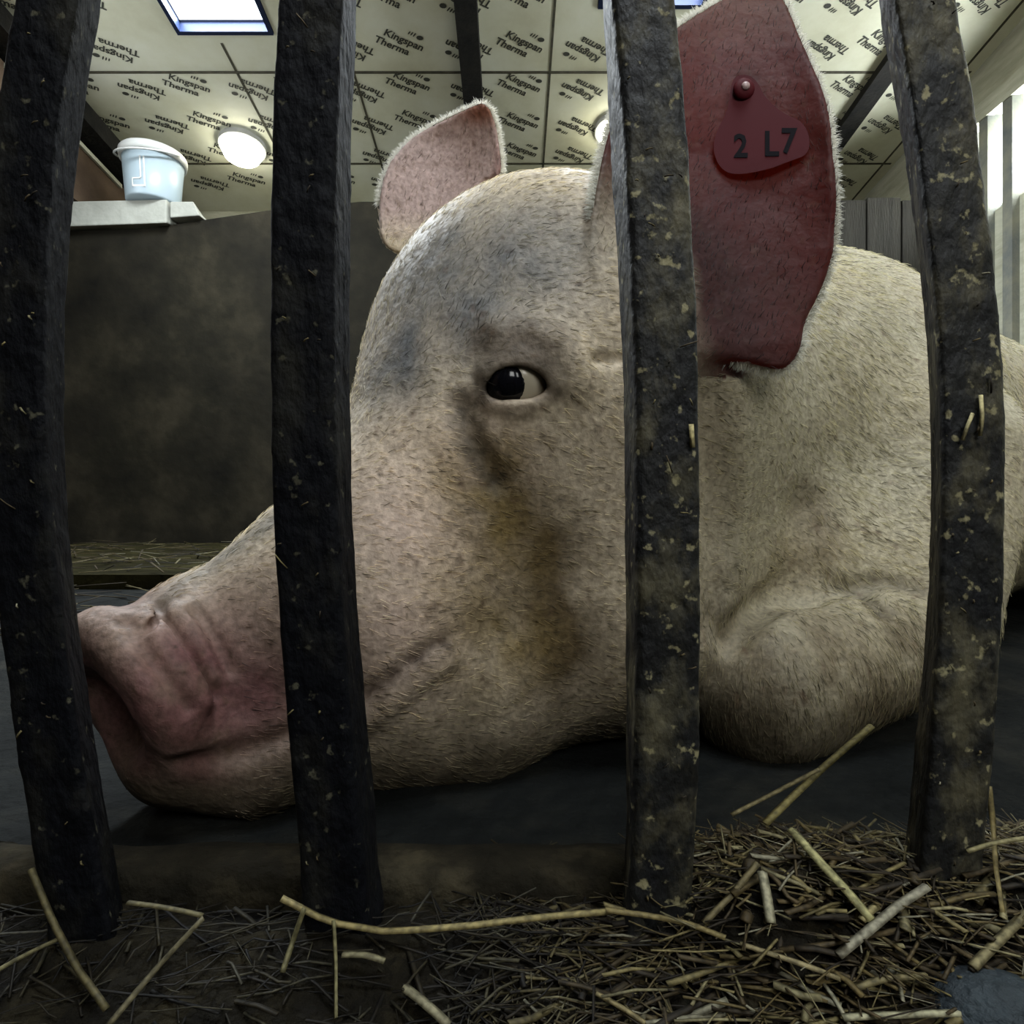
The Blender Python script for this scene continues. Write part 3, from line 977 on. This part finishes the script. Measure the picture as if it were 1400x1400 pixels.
bs.inputs['Specular IOR Level'].default_value = 0.22
bp = N.new('ShaderNodeBump'); bp.inputs['Strength'].default_value = .5; bp.inputs['Distance'].default_value = .0015
L.new(nz_.outputs['Fac'], bp.inputs['Height']); L.new(bp.outputs['Normal'], bs.inputs['Normal'])
trn = N.new('ShaderNodeBsdfTranslucent'); trn.inputs['Color'].default_value = (0.42, 0.10, 0.06, 1)
mth = N.new('ShaderNodeMath'); mth.operation = 'MULTIPLY'; mth.inputs[1].default_value = .40
L.new(a2.outputs['Fac'], mth.inputs[0])
ms = N.new('ShaderNodeMixShader')
L.new(mth.outputs[0], ms.inputs['Fac']); L.new(bs.outputs['BSDF'], ms.inputs[1]); L.new(trn.outputs['BSDF'], ms.inputs[2])
L.new(ms.outputs['Shader'], out.inputs['Surface'])
M_hide = m
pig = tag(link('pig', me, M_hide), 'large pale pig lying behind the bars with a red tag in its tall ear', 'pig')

# ------------------------------------------------------------------ eye
def ball(name, c, r, mat, parent, sq=(1, 1, 1), nu=32, nv=20):
    mb = MB()
    for j in range(nv + 1):
        ph = math.pi * j / nv
        for i in range(nu):
            th = 2 * math.pi * i / nu
            mb.v.append((c[0] + sq[0] * r * math.sin(ph) * math.cos(th), c[1] + sq[1] * r * math.sin(ph) * math.sin(th), c[2] + sq[2] * r * math.cos(ph)))
    for j in range(nv):
        for i in range(nu):
            k = (i + 1) % nu
            mb.f.append((j * nu + i, (j + 1) * nu + i, (j + 1) * nu + k, j * nu + k))
    return mb.build(name, mat, parent, smooth=True)


M_sclera = plain_mat('eye_white', (0.50, 0.44, 0.33), 0.2, 0.6)
M_iris = plain_mat('dark_iris', (0.004, 0.004, 0.006), 0.12, 0.35)
eye = ball('eye', EYE_C, EYE_R, M_sclera, pig)
eye['label'] = 'dark eye with a sliver of white at its rear corner'
gz = nrm(W(688, 526, eye_d) - EYE_C)
ball('iris', EYE_C + gz * EYE_R * 0.36, EYE_R * 0.76, M_iris, eye)

# tag pierced through the near ear
def ear_pt(u, v, lift):
    return W(u, v, float(near_depth(np.float64(u), np.float64(v))) - 0.0045 - lift)


def tag_pt(u, v, lift):
    return W(u, v, 0.4405 - 0.00012 * (u - 1017) - 0.00003 * (v - 122) - lift)


M_tag = plain_mat('red_tag_plastic', (0.055, 0.003, 0.006), 0.65, 0.12)
M_tagink = plain_mat('tag_ink', (0.004, 0.003, 0.005), 0.8, 0.1)
TAGP = smooth_poly([(1000, 108), (1016, 100), (1034, 108), (1046, 134), (1072, 156), (1098, 166), (1108, 190), (1104, 212), (1080, 220), (1050, 232), (1004, 240), (984, 230), (974, 204), (980, 178), (996, 150)], 2)
mb = MB()
n = len(TAGP)
for lift in (0.0, 0.0022):
    for u, v in TAGP:
        mb.v.append(tuple(tag_pt(u, v, lift)))
mb.f.append(tuple(range(n)))
mb.f.append(tuple(range(2 * n - 1, n - 1, -1)))
for i in range(n):
    j = (i + 1) % n
    mb.f.append((i, n + i, n + j, j))
etag = mb.build('ear_tag', M_tag, pig)
etag['label'] = 'red plastic ear tag lettered 2 L7'
c = tag_pt(1017, 122, 0.003)
ball('tag_stud', c, 0.0078, M_tag, etag, (1, .45, 1), 24, 12)
ball('tag_stem', c + np.array([0, .008, 0]), 0.0048, M_tag, etag, (1, 1.8, 1), 20, 12)
ball('stud_pin', c - np.array([0, .0035, 0]), 0.0030, plain_mat('pin', (.35, .25, .24), .3), etag, (1, .6, 1), 16, 10)
ball('tag_back_button', ear_pt(1017, 122, -0.0105), 0.009, M_tag, etag, (1, .4, 1), 24, 12)
gv, gf = [], []
for ch, u0, v0, hgt in (('2', 1003, 214, 32), ('L', 1044, 212, 34), ('7', 1068, 208, 34)):
    p, q = text_mesh(ch, hgt * 1.38, 0.0)
    b = len(gv)
    for x, y, z in p:
        u, v = u0 + x * .9, v0 - y
        gv.append(tuple(tag_pt(u, v, 0.0027)))
    gf += [tuple(i + b for i in f) for f in q]
me2 = bpy.data.meshes.new('lettering')
me2.from_pydata(gv, [], gf)
link('lettering', me2, M_tagink, etag)

# ------------------------------------------------------------------ bristles
tri = np.vstack([PQ[:, [0, 1, 2]], PQ[:, [0, 2, 3]]])
ta, tb, tcn = PV[tri[:, 0]], PV[tri[:, 1]], PV[tri[:, 2]]
cr_ = np.cross(tb - ta, tcn - ta)
area = 0.5 * np.linalg.norm(cr_, axis=1)
cen = (ta + tb + tcn) / 3
upx = 700 + F * cen[:, 0] / cen[:, 1]
upy = 700 - F * (cen[:, 2] - CZ) / cen[:, 1]
w = area * np.where(cen[:, 0] < 0.36, 1.0, np.where(cen[:, 0] < 0.75, 0.35, 0.08))
bare = np.clip((340 - upx) / 60, 0, 1) * (cen[:, 0] < -.1) * np.clip((upy - 800) / 60, 0, 1)
w = w * (1 - 0.93 * bare)
thin = np.maximum(on_near_ear, on_far_ear)[tri].mean(1)
w = w * (1 - 0.55 * (thin > .5))
w = w * np.where(np.sqrt(((cen - EYE_C) ** 2).sum(1)) < EYE_R * 1.75, 0.12, 1.0)
NH = 130000
pick = RNG.choice(len(tri), NH, p=w / w.sum())
r1, r2 = RNG.random(NH), RNG.random(NH)
s1 = np.sqrt(r1)
root = ta[pick] * (1 - s1)[:, None] + tb[pick] * (s1 * (1 - r2))[:, None] + tcn[pick] * (s1 * r2)[:, None]
nor = cr_[pick] / (np.linalg.norm(cr_[pick], axis=1)[:, None] + 1e-12)
flow = np.tile(np.array([0.80, 0.42, -0.12]), (NH, 1))
rp = root
body = (rp[:, 0] > 0.2) & (thin[pick] < .5)
flow[body] = (0.72, 0.50, -0.45)
leg = (upx[pick] > 960) & (upy[pick] > 810) & (thin[pick] < .5)
flow[leg] = (0.15, 0.1, -0.95)
fore = (upx[pick] < 700) & (upy[pick] < 480)
flow[fore] = (0.45, 0.35, 0.55)
e = thin[pick] > .5
flow[e] = (0.35, 0.25, 0.85)
flow = flow + 0.22 * np.stack([vnoise(rp, 22, 71), vnoise(rp, 22, 72), vnoise(rp, 22, 73)], 1) + 0.22 * RNG.normal(size=(NH, 3))
tang = flow - nor * (flow * nor).sum(1)[:, None]
tang /= np.linalg.norm(tang, axis=1)[:, None] + 1e-9
lift = np.where(e, 0.45, 0.30)[:, None] * RNG.uniform(.6, 1.5, (NH, 1))
ln = RNG.uniform(0.0055, 0.0105, NH) * np.where(root[:, 0] > .25, 1.45, 1.0) * np.where(e, .85, 1.0)
ln = np.where(bare[pick] > .3, ln * .5, ln)
longb = RNG.random(NH) < 0.004
ln = np.where(longb & (nor[:, 2] > .35) & (root[:, 0] > .2), ln * 2.4, ln)
# the pale fringe along the ear rims
rim = []
for poly, dep, k in ((NEAR_EAR, near_depth, 1), (FAR_EAR, far_depth, 1)):
    cpoly = poly.mean(0)
    for i in range(len(poly)):
        a, b = poly[i], poly[(i + 1) % len(poly)]
        for _ in range(max(4, int(np.linalg.norm(b - a) * 8))):
            t = RNG.random()
            p = a + (b - a) * t
            ed = np.array([b[1] - a[1], -(b[0] - a[0])]); ed = ed / (np.linalg.norm(ed) + 1e-9)
            if ed.dot(p - cpoly) < 0: ed = -ed
            if poly is NEAR_EAR and (p[0] < 860 and p[1] > 300): continue
            if poly is FAR_EAR and p[1] > 280: continue
            dd = float(dep(np.float64(p[0]), np.float64(p[1])))
            o = W(p[0], p[1], dd + RNG.uniform(-.002, .004))
            dirv = np.array([ed[0], 0.5 + .5 * RNG.random(), -ed[1] + .35]) + .35 * RNG.normal(size=3)
            rim.append((o, dirv / np.linalg.norm(dirv), RNG.uniform(.003, .0085)))
ro = np.array([q[0] for q in rim]); rd = np.array([q[1] for q in rim]); rl = np.array([q[2] for q in rim])
d0 = tang + nor * lift
d0 /= np.linalg.norm(d0, axis=1)[:, None]
roots = np.vstack([root - nor * .0006, ro])
dirs = np.vstack([d0, rd])
lens = np.concatenate([ln, rl])
bend = np.vstack([-nor * 0.22, np.zeros_like(rd)]) + np.array([0, 0, -0.06])
NT = len(roots)
ts = np.array([0, .35, .7, 1.0])
pts = roots[:, None, :] + dirs[:, None, :] * (ts[None, :, None] * lens[:, None, None]) + bend[:, None, :] * ((ts ** 2)[None, :, None] * lens[:, None, None])
hc = bpy.data.hair_curves.new('bristles')
hc.add_curves([4] * NT)
hc.attributes['position'].data.foreach_set('vector', pts.astype(np.float32).ravel())
ra = hc.attributes.get('radius') or hc.attributes.new('radius', 'FLOAT', 'POINT')
rr = np.tile(np.array([1.0, .85, .6, .15]), (NT, 1)) * (0.00019 * RNG.uniform(.7, 1.3, (NT, 1)))
ra.data.foreach_set('value', rr.astype(np.float32).ravel())
hcol = C[tri[pick]].mean(1)
hcol = hcol / 0.60 * np.array([0.74, 0.76, 0.68])
hcol = np.where(e[:, None], hcol * .6, hcol)
hcol = np.clip(hcol * RNG.choice([.16, .5, .9, 1.2, 1.45], (NH, 1), p=[.14, .2, .3, .24, .12]), .01, .9)
hcol = np.vstack([hcol, np.tile(np.array([.74, .72, .64]), (len(ro), 1))])
hat = hc.attributes.new('tint', 'FLOAT_COLOR', 'CURVE')
hat.data.foreach_set('color', np.hstack([hcol, np.ones((NT, 1))]).astype(np.float32).ravel())
m, nt, bs, out = new_mat('pale_bristle')
bs.inputs['Base Color'].default_value = (0.66, 0.58, 0.44, 1)
bs.inputs['Roughness'].default_value = 0.5
ha = nt.nodes.new('ShaderNodeAttribute'); ha.attribute_name = 'tint'
nt.links.new(ha.outputs['Color'], bs.inputs['Base Color'])
tr = nt.nodes.new('ShaderNodeBsdfTranslucent')
nt.links.new(ha.outputs['Color'], tr.inputs['Color'])
mx = nt.nodes.new('ShaderNodeMixShader'); mx.inputs['Fac'].default_value = 0.4
nt.links.new(bs.outputs['BSDF'], mx.inputs[1]); nt.links.new(tr.outputs['BSDF'], mx.inputs[2]); nt.links.new(mx.outputs['Shader'], out.inputs['Surface'])
hob = bpy.data.objects.new('bristles', hc)
COL.objects.link(hob)
hc.materials.append(m)
hob.parent = pig
hob['kind'] = 'stuff'

# ------------------------------------------------------------------ kerb, muck, bars
kx = np.linspace(-.75, 1.0, 260)
kp = [(.264, -.02), (.264, .008), (.2645, .016), (.268, .0225), (.282, .023), (.292, .021), (.296, .014), (.297, -.02)]
kv = np.array([(x, p[0], p[1]) for x in kx for p in kp])
kv[:, 1:] += 0.0022 * np.stack([fbm(kv, 40, 4, 3), fbm(kv, 40, 4, 4)], 1) * (kv[:, 2:] > 0)
npf = len(kp)
kf = [(i * npf + j, (i + 1) * npf + j, (i + 1) * npf + j + 1, i * npf + j + 1) for i in range(len(kx) - 1) for j in range(npf - 1)]
S(link('kerb', mesh_np('kerb', kv, kf, True), M_kerb))


def ground(P):
    """height of the trodden muck at points (n,2)"""
    x, y = P[:, 0], P[:, 1]
    Q = np.stack([x, y, 0 * x], 1)
    h = 0.006 + 0.006 * fbm(Q, 22, 4, 51) + 0.0035 * fbm(Q, 90, 3, 55)
    h = h + 0.010 * np.clip(1 - np.abs(y - .235) / .035, 0, 1)
    heap = np.clip((x - .045) / .05, 0, 1) * np.clip((.42 - x) / .08, 0, 1) * np.clip((y - .17) / .07, 0, 1) * np.clip((.315 - y) / .035, 0, 1)
    h = h + heap * (0.024 + 0.007 * fbm(Q, 30, 3, 61))
    return np.maximum(h, 0.0015)


gx, gy = np.linspace(-.55, .60, 330), np.linspace(.06, .318, 90)
GX, GY = np.meshgrid(gx, gy, indexing='ij')
G2 = np.stack([GX.ravel(), GY.ravel()], 1)
gz_ = ground(G2)
lowm = (G2[:, 1] > .262) & (G2[:, 0] < .06)
gz_ = np.where(lowm, np.minimum(gz_, .012), gz_)
gvv = np.column_stack([G2, gz_])
ny_ = len(gy)
gff = [(i * ny_ + j, (i + 1) * ny_ + j, (i + 1) * ny_ + j + 1, i * ny_ + j + 1) for i in range(len(gx) - 1) for j in range(ny_ - 1)]
tag(link('muck', mesh_np('muck', gvv, gff, True), M_soil), 'dark trodden muck along the front of the kerb', 'muck', kind='stuff')

# each bar: outline positions at heights in the photograph (row, left edge, right edge)
BARS = [
    ([(-60, 28, 142), (0, 18, 130), (100, -2, 116), (200, -16, 105), (300, -24, 97), (400, -28, 92), (500, -30, 90), (600, -28, 91), (700, -22, 95), (800, -10, 103), (900, 2, 113), (1000, 16, 125), (1100, 32, 139), (1180, 46, 152), (1320, 70, 172)], -1),
    ([(-60, 384, 490), (0, 378, 487), (100, 372, 484), (200, 369, 482), (350, 366, 481), (500, 366, 481), (650, 369, 483), (750, 373, 486), (900, 382, 494), (1000, 390, 502), (1100, 399, 511), (1180, 407, 517), (1320, 418, 528)], -1),
    ([(-60, 824, 920), (0, 827, 925), (100, 831, 936), (200, 835, 943), (330, 843, 950), (450, 848, 955), (600, 852, 959), (750, 853, 960), (900, 853, 960), (1000, 855, 958), (1100, 856, 955), (1200, 854, 950), (1320, 850, 944)], 1),
    ([(-60, 1200, 1298), (0, 1210, 1310), (100, 1226, 1328), (200, 1241, 1342), (300, 1253, 1354), (420, 1264, 1368), (550, 1270, 1376), (700, 1271, 1377), (850, 1266, 1373), (1000, 1255, 1363), (1130, 1243, 1352), (1220, 1234, 1344), (1320, 1226, 1336)], 1),
]
BY0, BY1 = 0.235, 0.262
gate = tag(empty('pen_gate', (0, .248, 0)), 'row of four dark muck-crusted upright steel bars in front of the pig', 'gate')
gate_inv = Matrix.Translation((0, -.248, 0))
BL = ['dark bar with a paler grey-green inner side, furthest from the tagged ear', 'nearly black bar crossing the snout of the pig', 'dark bar crossing the tagged ear and the jowl', 'brown-crusted bar in front of the shoulder']
M_fleck = attr_mat('stuck_straw', 'tint', .8)


def strips(name, items, mat, parent=None, sides=4):
    """many short stalks in one mesh: items are (points, half width, half thickness, colour)"""
    vs, fs, cs = [], [], []
    b = 0
    for P, hw, ht, colr in items:
        P = np.asarray(P, float)
        m_ = len(P)
        T = np.gradient(P, axis=0)
        T /= np.linalg.norm(T, axis=1)[:, None] + 1e-12
        up = np.array([0.05, -.25, 1.0]) if abs(T[0][2]) < .8 else np.array([0, -1.0, .1])
        U = np.cross(T, up); U /= np.linalg.norm(U, axis=1)[:, None] + 1e-12
        Nn = np.cross(U, T)
        hwv = np.full(m_, hw)
        ring = np.stack([P + U * hwv[:, None], P + Nn * ht, P - U * hwv[:, None], P - Nn * ht], 1).reshape(-1, 3)
        vs.append(ring)
        for k in range(m_ - 1):
            for i in range(4):
                j = (i + 1) % 4
                fs.append((b + k * 4 + i, b + k * 4 + j, b + k * 4 + 4 + j, b + k * 4 + 4 + i))
        fs.append((b + 3, b + 2, b + 1, b)); e_ = b + (m_ - 1) * 4
        fs.append((e_, e_ + 1, e_ + 2, e_ + 3))
        cs.append(np.tile(np.array([*colr, 1.0]), (m_ * 4, 1)))
        b += m_ * 4
    me_ = mesh_np(name, np.vstack(vs), fs, False)
    at_ = me_.color_attributes.new('tint', 'FLOAT_COLOR', 'POINT')
    at_.data.foreach_set('color', np.vstack(cs).astype(np.float32).ravel())
    return link(name, me_, mat, parent)


def straw_colour(bright):
    pal = [(.46, .37, .15), (.58, .50, .25), (.30, .22, .08), (.17, .12, .05), (.07, .05, .025), (.72, .66, .44)]
    p = np.array([.17, .10, .20, .25, .22, .06])
    c = np.array(pal[RNG.choice(len(pal), p=p)])
    return c * bright * RNG.uniform(.7, 1.2)


for bi, (rows, side) in enumerate(BARS):
    rows = np.array(rows, float)
    zs = np.linspace(0.003, 0.460, 270)
    yref = 700 - F * (zs - CZ) / BY0
    if side < 0:
        FL = (np.interp(yref, rows[:, 0], rows[:, 1]) - 700) / F * BY0
        BR = (np.interp(yref, rows[:, 0], rows[:, 2]) - 700) / F * BY1
        FR, BLx = FL + .0250, BR - .0250
    else:
        BLx = (np.interp(yref, rows[:, 0], rows[:, 1]) - 700) / F * BY1
        FR = (np.interp(yref, rows[:, 0], rows[:, 2]) - 700) / F * BY0
        FL, BR = FR - .0250, BLx + .0250
    ksm = np.ones(15) / 15
    sm = lambda a: np.convolve(np.pad(a, 7, mode='edge'), ksm, 'valid')
    FL, FR, BLx, BR = map(sm, (FL, FR, BLx, BR))
    # rounded square section, 8 points to a side
    ringuv = []
    cr = .13
    for (cx, cy, a0) in ((cr, cr, 180), (1 - cr, cr, 270), (1 - cr, 1 - cr, 0), (cr, 1 - cr, 90)):
        for a in np.linspace(a0, a0 + 90, 5):
            ringuv.append((cx + cr * math.cos(math.radians(a)), cy + cr * math.sin(math.radians(a))))
    full = []
    for i in range(len(ringuv)):
        p, q = np.array(ringuv[i]), np.array(ringuv[(i + 1) % len(ringuv)])
        kk = 8 if np.linalg.norm(p - q) > .3 else 1
        for t in range(kk): full.append(p + (q - p) * t / kk)
    full = np.array(full)
    nr = len(full)
    V_ = np.empty((len(zs), nr, 3))
    for i, z in enumerate(zs):
        u, v = full[:, 0], full[:, 1]
        V_[i, :, 0] = (FL[i] * (1 - u) + FR[i] * u) * (1 - v) + (BLx[i] * (1 - u) + BR[i] * u) * v
        V_[i, :, 1] = BY0 + (BY1 - BY0) * v
        V_[i, :, 2] = z
    cx = V_.mean(1, keepdims=True)
    outw = V_ - cx
    outw[:, :, 2] = 0
    outw /= np.linalg.norm(outw, axis=2, keepdims=True)
    Pn = V_.reshape(-1, 3)
    disp = 0.0008 * fbm(Pn, 60, 4, 80 + bi) + 0.0005 * np.maximum(fbm(Pn, 240, 3, 90 + bi), 0)
    low = np.clip((.05 - Pn[:, 2]) / .05, 0, 1) * .0025 * np.maximum(fbm(Pn, 70, 3, 99), -.2)
    V_ = (Pn + outw.reshape(-1, 3) * (disp + low)[:, None])
    f_ = [(i * nr + j, i * nr + (j + 1) % nr, (i + 1) * nr + (j + 1) % nr, (i + 1) * nr + j) for i in range(len(zs) - 1) for j in range(nr)]
    ob = link('bar', mesh_np('bar', V_, f_, True), M_bar if bi >= 2 else M_bar_black, gate)
    ob.matrix_parent_inverse = gate_inv
    ob['label'] = BL[bi]
    it = []
    for _ in range(26):
        i = int(RNG.integers(6, len(zs) - 6))
        front = True
        t = RNG.uniform(.12, .88)
        x0 = FL[i] + (FR[i] - FL[i]) * t
        a = RNG.uniform(-math.pi / 2, math.pi / 2)
        l = RNG.uniform(.0010, .0036) if RNG.random() < .93 else .007
        c0 = np.array([x0, BY0 - .0013, zs[i]])
        dv = np.array([math.cos(a), 0, math.sin(a)]) * l / 2
        it.append(([c0 - dv, c0 + np.array([0, -.0005, 0]), c0 + dv], RNG.uniform(.0002, .0005), .0003, straw_colour(.32)))
    if bi == 2:
        for u, v0, v1, wd in ((946, 580, 612, .0010),):
            it.append(([W(u - 1, v0, BY0 - .0014), W(u, (v0 + v1) / 2, BY0 - .0018), W(u + 1, v1, BY0 - .0014)], wd, .0004, (.45, .38, .18)))
    if bi == 3:
        it.append(([W(1341, 540, BY0 - .0016), W(1343, 568, BY0 - .002), W(1340, 596, BY0 - .0016)], .0009, .0004, (.46, .40, .2)))
        it.append(([W(1330, 565, BY0 - .0016), W(1322, 585, BY0 - .002), W(1316, 602, BY0 - .0016)], .0008, .0004, (.40, .35, .18)))
    fl = strips('stuck_straw', it, M_fleck, ob)
    fl['kind'] = 'stuff'
mb = MB()
mb.box(-.32, .32, .236, .261, .460, .486)
tr_ = mb.build('top_rail', M_bar, gate, bevel=.003)
tr_.matrix_parent_inverse = gate_inv

# ------------------------------------------------------------------ straw
M_straw = attr_mat('straw', 'tint', .7, translucent=.12)


def scatter(n, fx, fy, lens, wid, bright, zoff=.0):
    it = []
    for _ in range(n):
        x, y = fx(), fy()
        a = RNG.uniform(0, 2 * math.pi)
        l = RNG.uniform(*lens)
        t = np.linspace(-.5, .5, 4)
        P = np.stack([x + math.cos(a) * l * t, y + math.sin(a) * l * t * .7], 1)
        h = ground(P)
        base = max(h.mean(), h.min() + .001)
        tl = RNG.normal(0, .12)
        z = base + t * l * tl + RNG.uniform(.0005, .004) + zoff
        z = np.maximum(z, h * .6 + .0008)
        z = z + RNG.normal(0, .0007, 4)
        P3 = np.column_stack([P, z])
        wv = RNG.uniform(*wid)
        br = bright(x, y)
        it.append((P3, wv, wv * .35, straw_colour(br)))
    return it


def bright(x, y):  # straw tint darkens leftwards, imitating the pig's shade there
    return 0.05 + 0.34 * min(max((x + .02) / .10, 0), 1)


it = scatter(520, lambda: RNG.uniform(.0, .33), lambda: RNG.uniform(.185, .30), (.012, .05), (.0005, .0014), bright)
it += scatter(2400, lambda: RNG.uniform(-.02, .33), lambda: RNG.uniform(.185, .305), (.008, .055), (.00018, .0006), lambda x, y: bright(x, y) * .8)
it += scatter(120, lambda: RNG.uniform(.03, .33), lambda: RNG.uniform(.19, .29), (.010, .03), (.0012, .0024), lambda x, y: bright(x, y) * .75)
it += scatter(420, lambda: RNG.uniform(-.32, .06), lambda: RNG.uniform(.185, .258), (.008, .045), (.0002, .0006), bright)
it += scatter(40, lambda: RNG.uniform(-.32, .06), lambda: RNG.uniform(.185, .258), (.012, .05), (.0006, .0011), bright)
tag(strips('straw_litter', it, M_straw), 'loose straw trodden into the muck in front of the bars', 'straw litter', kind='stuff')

# thin bedding on the pen floor beyond
it = []
for _ in range(1500):
    y = .85 + 2.0 * RNG.random() ** 1.4
    x = RNG.uniform(-1.0, 1.0) * (y * .85 + .05)
    if x > -.05 * y and y < 1.8 or abs(x) > 1.9 or y > 2.78: continue
    a = RNG.uniform(0, 2 * math.pi); l = RNG.uniform(.04, .14)
    t = np.linspace(-.5, .5, 3)
    ramp = .035 if y > 1.42 else 0.0
    P3 = np.column_stack([x + math.cos(a) * l * t, y + math.sin(a) * l * t, .004 + ramp + RNG.uniform(0, .012) + t * RNG.normal(0, .006) * 2])
    it.append((P3, RNG.uniform(.0015, .003), .001, straw_colour(.2)))
tag(strips('bedding_straw', it, M_straw), 'thin bedding straw spread over the pen floor towards the far wall', 'bedding straw', kind='stuff')
bed = MB().box(-2.0, 2.0, 1.42, 2.868, 0.0, .034).build('bedding_slab', grime_mat('mossy_bedding', [(.003, .0026, .001), (.012, .0105, .0035), (.028, .0245, .009)], 5, .95, .8, 30, spec=.05))
S(bed)

STALKS = [   # control points (column, row, depth), width in photo pixels, colour, label
    ([(385, 1228, .232), (450, 1262, .231), (530, 1276, .230), (640, 1268, .230), (740, 1255, .231), (835, 1246, .232)], 11, (.40, .32, .13), 'longest golden straw stalk, curving across the foot of the bar that crosses the snout'),
    ([(828, 1244, .229), (890, 1254, .228), (940, 1264, .228), (992, 1282, .228)], 10, (.36, .28, .11), 'brown straw stalk continuing the longest one past the foot of the bar before the ear'),
    ([(1082, 1134, .252), (1130, 1190, .247), (1160, 1222, .243), (1192, 1258, .240)], 15, (.62, .57, .26), 'broad bright yellow split straw slanting down between the two bars before ear and shoulder'),
    ([(1042, 1192, .243), (1048, 1225, .240), (1054, 1262, .238)], 13, (.60, .55, .36), 'short thick pale straw piece standing nearly upright left of the bright split straw'),
    ([(1192, 992, .318), (1120, 1056, .305), (1046, 1126, .292)], 10, (.34, .28, .10), 'long straw stalk leaning up against the folded foreleg of the pig'),
    ([(1120, 1052, .300), (1060, 1085, .295), (1000, 1114, .290)], 7, (.32, .26, .12), 'thin straw stalk lying low beside the one that leans on the foreleg'),
    ([(1146, 1306, .231), (1190, 1272, .230), (1228, 1240, .230), (1268, 1212, .231)], 12, (.50, .46, .33), 'pale greyish straw stalk slanting up to the foot of the bar before the shoulder'),
    ([(1152, 1391, .206), (1230, 1390, .206), (1322, 1385, .206)], 10, (.62, .58, .36), 'pale straw lying level at the very bottom beside the dark stone'),
    ([(1012, 1290, .224), (1060, 1308, .222), (1110, 1325, .221), (1148, 1338, .220)], 9, (.44, .36, .18), 'straw stalk running downwards in front of the short thick pale piece'),
    ([(1165, 1352, .216), (1210, 1340, .216), (1268, 1334, .216)], 10, (.34, .28, .13), 'dull straw stalk just above the level pale one at the bottom'),
    ([(1352, 1075, .246), (1358, 1130, .243), (1362, 1190, .240), (1372, 1252, .237)], 9, (.36, .28, .11), 'upright straw stalk beside the right side of the bar before the shoulder'),
    ([(1322, 1164, .232), (1362, 1154, .231), (1402, 1146, .231)], 8, (.42, .36, .17), 'level straw stalk crossing the upright one beside the shoulder bar'),
    ([(1330, 1322, .222), (1366, 1288, .224), (1404, 1248, .226)], 12, (.38, .32, .16), 'thick straw stalk slanting up to the right edge above the dark stone'),
    ([(148, 1402, .206), (215, 1325, .214), (278, 1255, .222)], 10, (.20, .17, .09), 'dull straw stalk slanting up towards the gap between the two left bars'),
    ([(42, 1188, .230), (72, 1262, .222), (105, 1325, .216), (146, 1380, .210)], 9, (.17, .14, .06), 'dark straw stalk running down from the foot of the leftmost bar'),
    ([(-6, 1328, .218), (40, 1305, .220), (84, 1282, .222)], 9, (.24, .21, .10), 'straw stalk reaching in at the left edge below the leftmost bar'),
    ([(174, 1234, .227), (225, 1243, .226), (277, 1252, .225)], 8, (.20, .17, .08), 'short dull straw lying level below the snout of the pig'),
    ([(386, 1330, .221), (400, 1290, .224), (416, 1242, .227)], 8, (.24, .21, .09), 'short straw standing up against the longest golden stalk'),
    ([(456, 1258, .224), (459, 1320, .217), (459, 1392, .210)], 6, (.27, .24, .11), 'thin upright straw stalk below the golden stalk at the bar that crosses the snout'),
    ([(552, 1349, .216), (582, 1375, .213), (614, 1402, .210)], 13, (.40, .36, .22), 'stubby thick straw with a pale tip at the bottom below the jaw'),
    ([(815, 1358, .216), (850, 1380, .213), (886, 1402, .210)], 8, (.34, .27, .12), 'brown straw stalk running out at the bottom below the bar before the ear'),
    ([(962, 1262, .233), (1000, 1226, .236), (1036, 1180, .240)], 9, (.26, .21, .10), 'brown straw stalk slanting up behind the short thick pale piece'),
    ([(1178, 1258, .236), (1200, 1238, .238)], 10, (.48, .40, .18), 'short straw stub at the lower end of the bright split straw'),
    ([(468, 1305, .220), (500, 1308, .219), (526, 1314, .219)], 10, (.36, .32, .18), 'short pale straw piece just under the golden stalk below the jaw'),
]
for P, wpx, colr, lab_ in STALKS:
    dm = np.mean([p[2] for p in P])
    hw = wpx / 2 * dm / F
    P3 = []
    for u, v, d_ in P:
        d = .17          # rest on the muck and litter where the sight line comes down on it
        while d < d_ and CZ - (v - 700) / F * d > ground(np.array([[(u - 700) / F * d, d]]))[0] + .0055 + hw: d += .0008
        P3.append(W(u, v, min(d, d_)))
    P3 = np.array(P3)
    if len(P) >= 3:
        P3 = arc_n = np.array([np.interp(np.linspace(0, len(P) - 1, 14), np.arange(len(P)), P3[:, k]) for k in range(3)]).T
    else:
        P3 = np.array([P3[0] + (P3[1] - P3[0]) * t for t in np.linspace(0, 1, 6)])
    P3[:, 2] += .0006 * np.sin(np.linspace(0, 3.1, len(P3)))
    o = strips('straw_stalk', [(P3, hw, hw * .45, tuple(c * .55 for c in colr))], M_straw)
    tag(o, lab_, 'straw', 'loose straw stalks before the bars')

st = ball('stone', (0.158, .198, .014), .020, grime_mat('dark_stone', [(.006, .008, .010), (.022, .032, .038)], 40, .7, .6, 150), None, (1.1, .8, .75), 40, 24)
for v in st.data.vertices:
    k = 1 + .12 * float(vnoise(np.array([[v.co.x, v.co.y, v.co.z]]), 60, 7)[0])
    v.co.x = .158 + (v.co.x - .158) * k; v.co.z = .014 + (v.co.z - .014) * k
tag(st, 'dark bluish stone lying in the muck at the bottom right corner', 'stone')
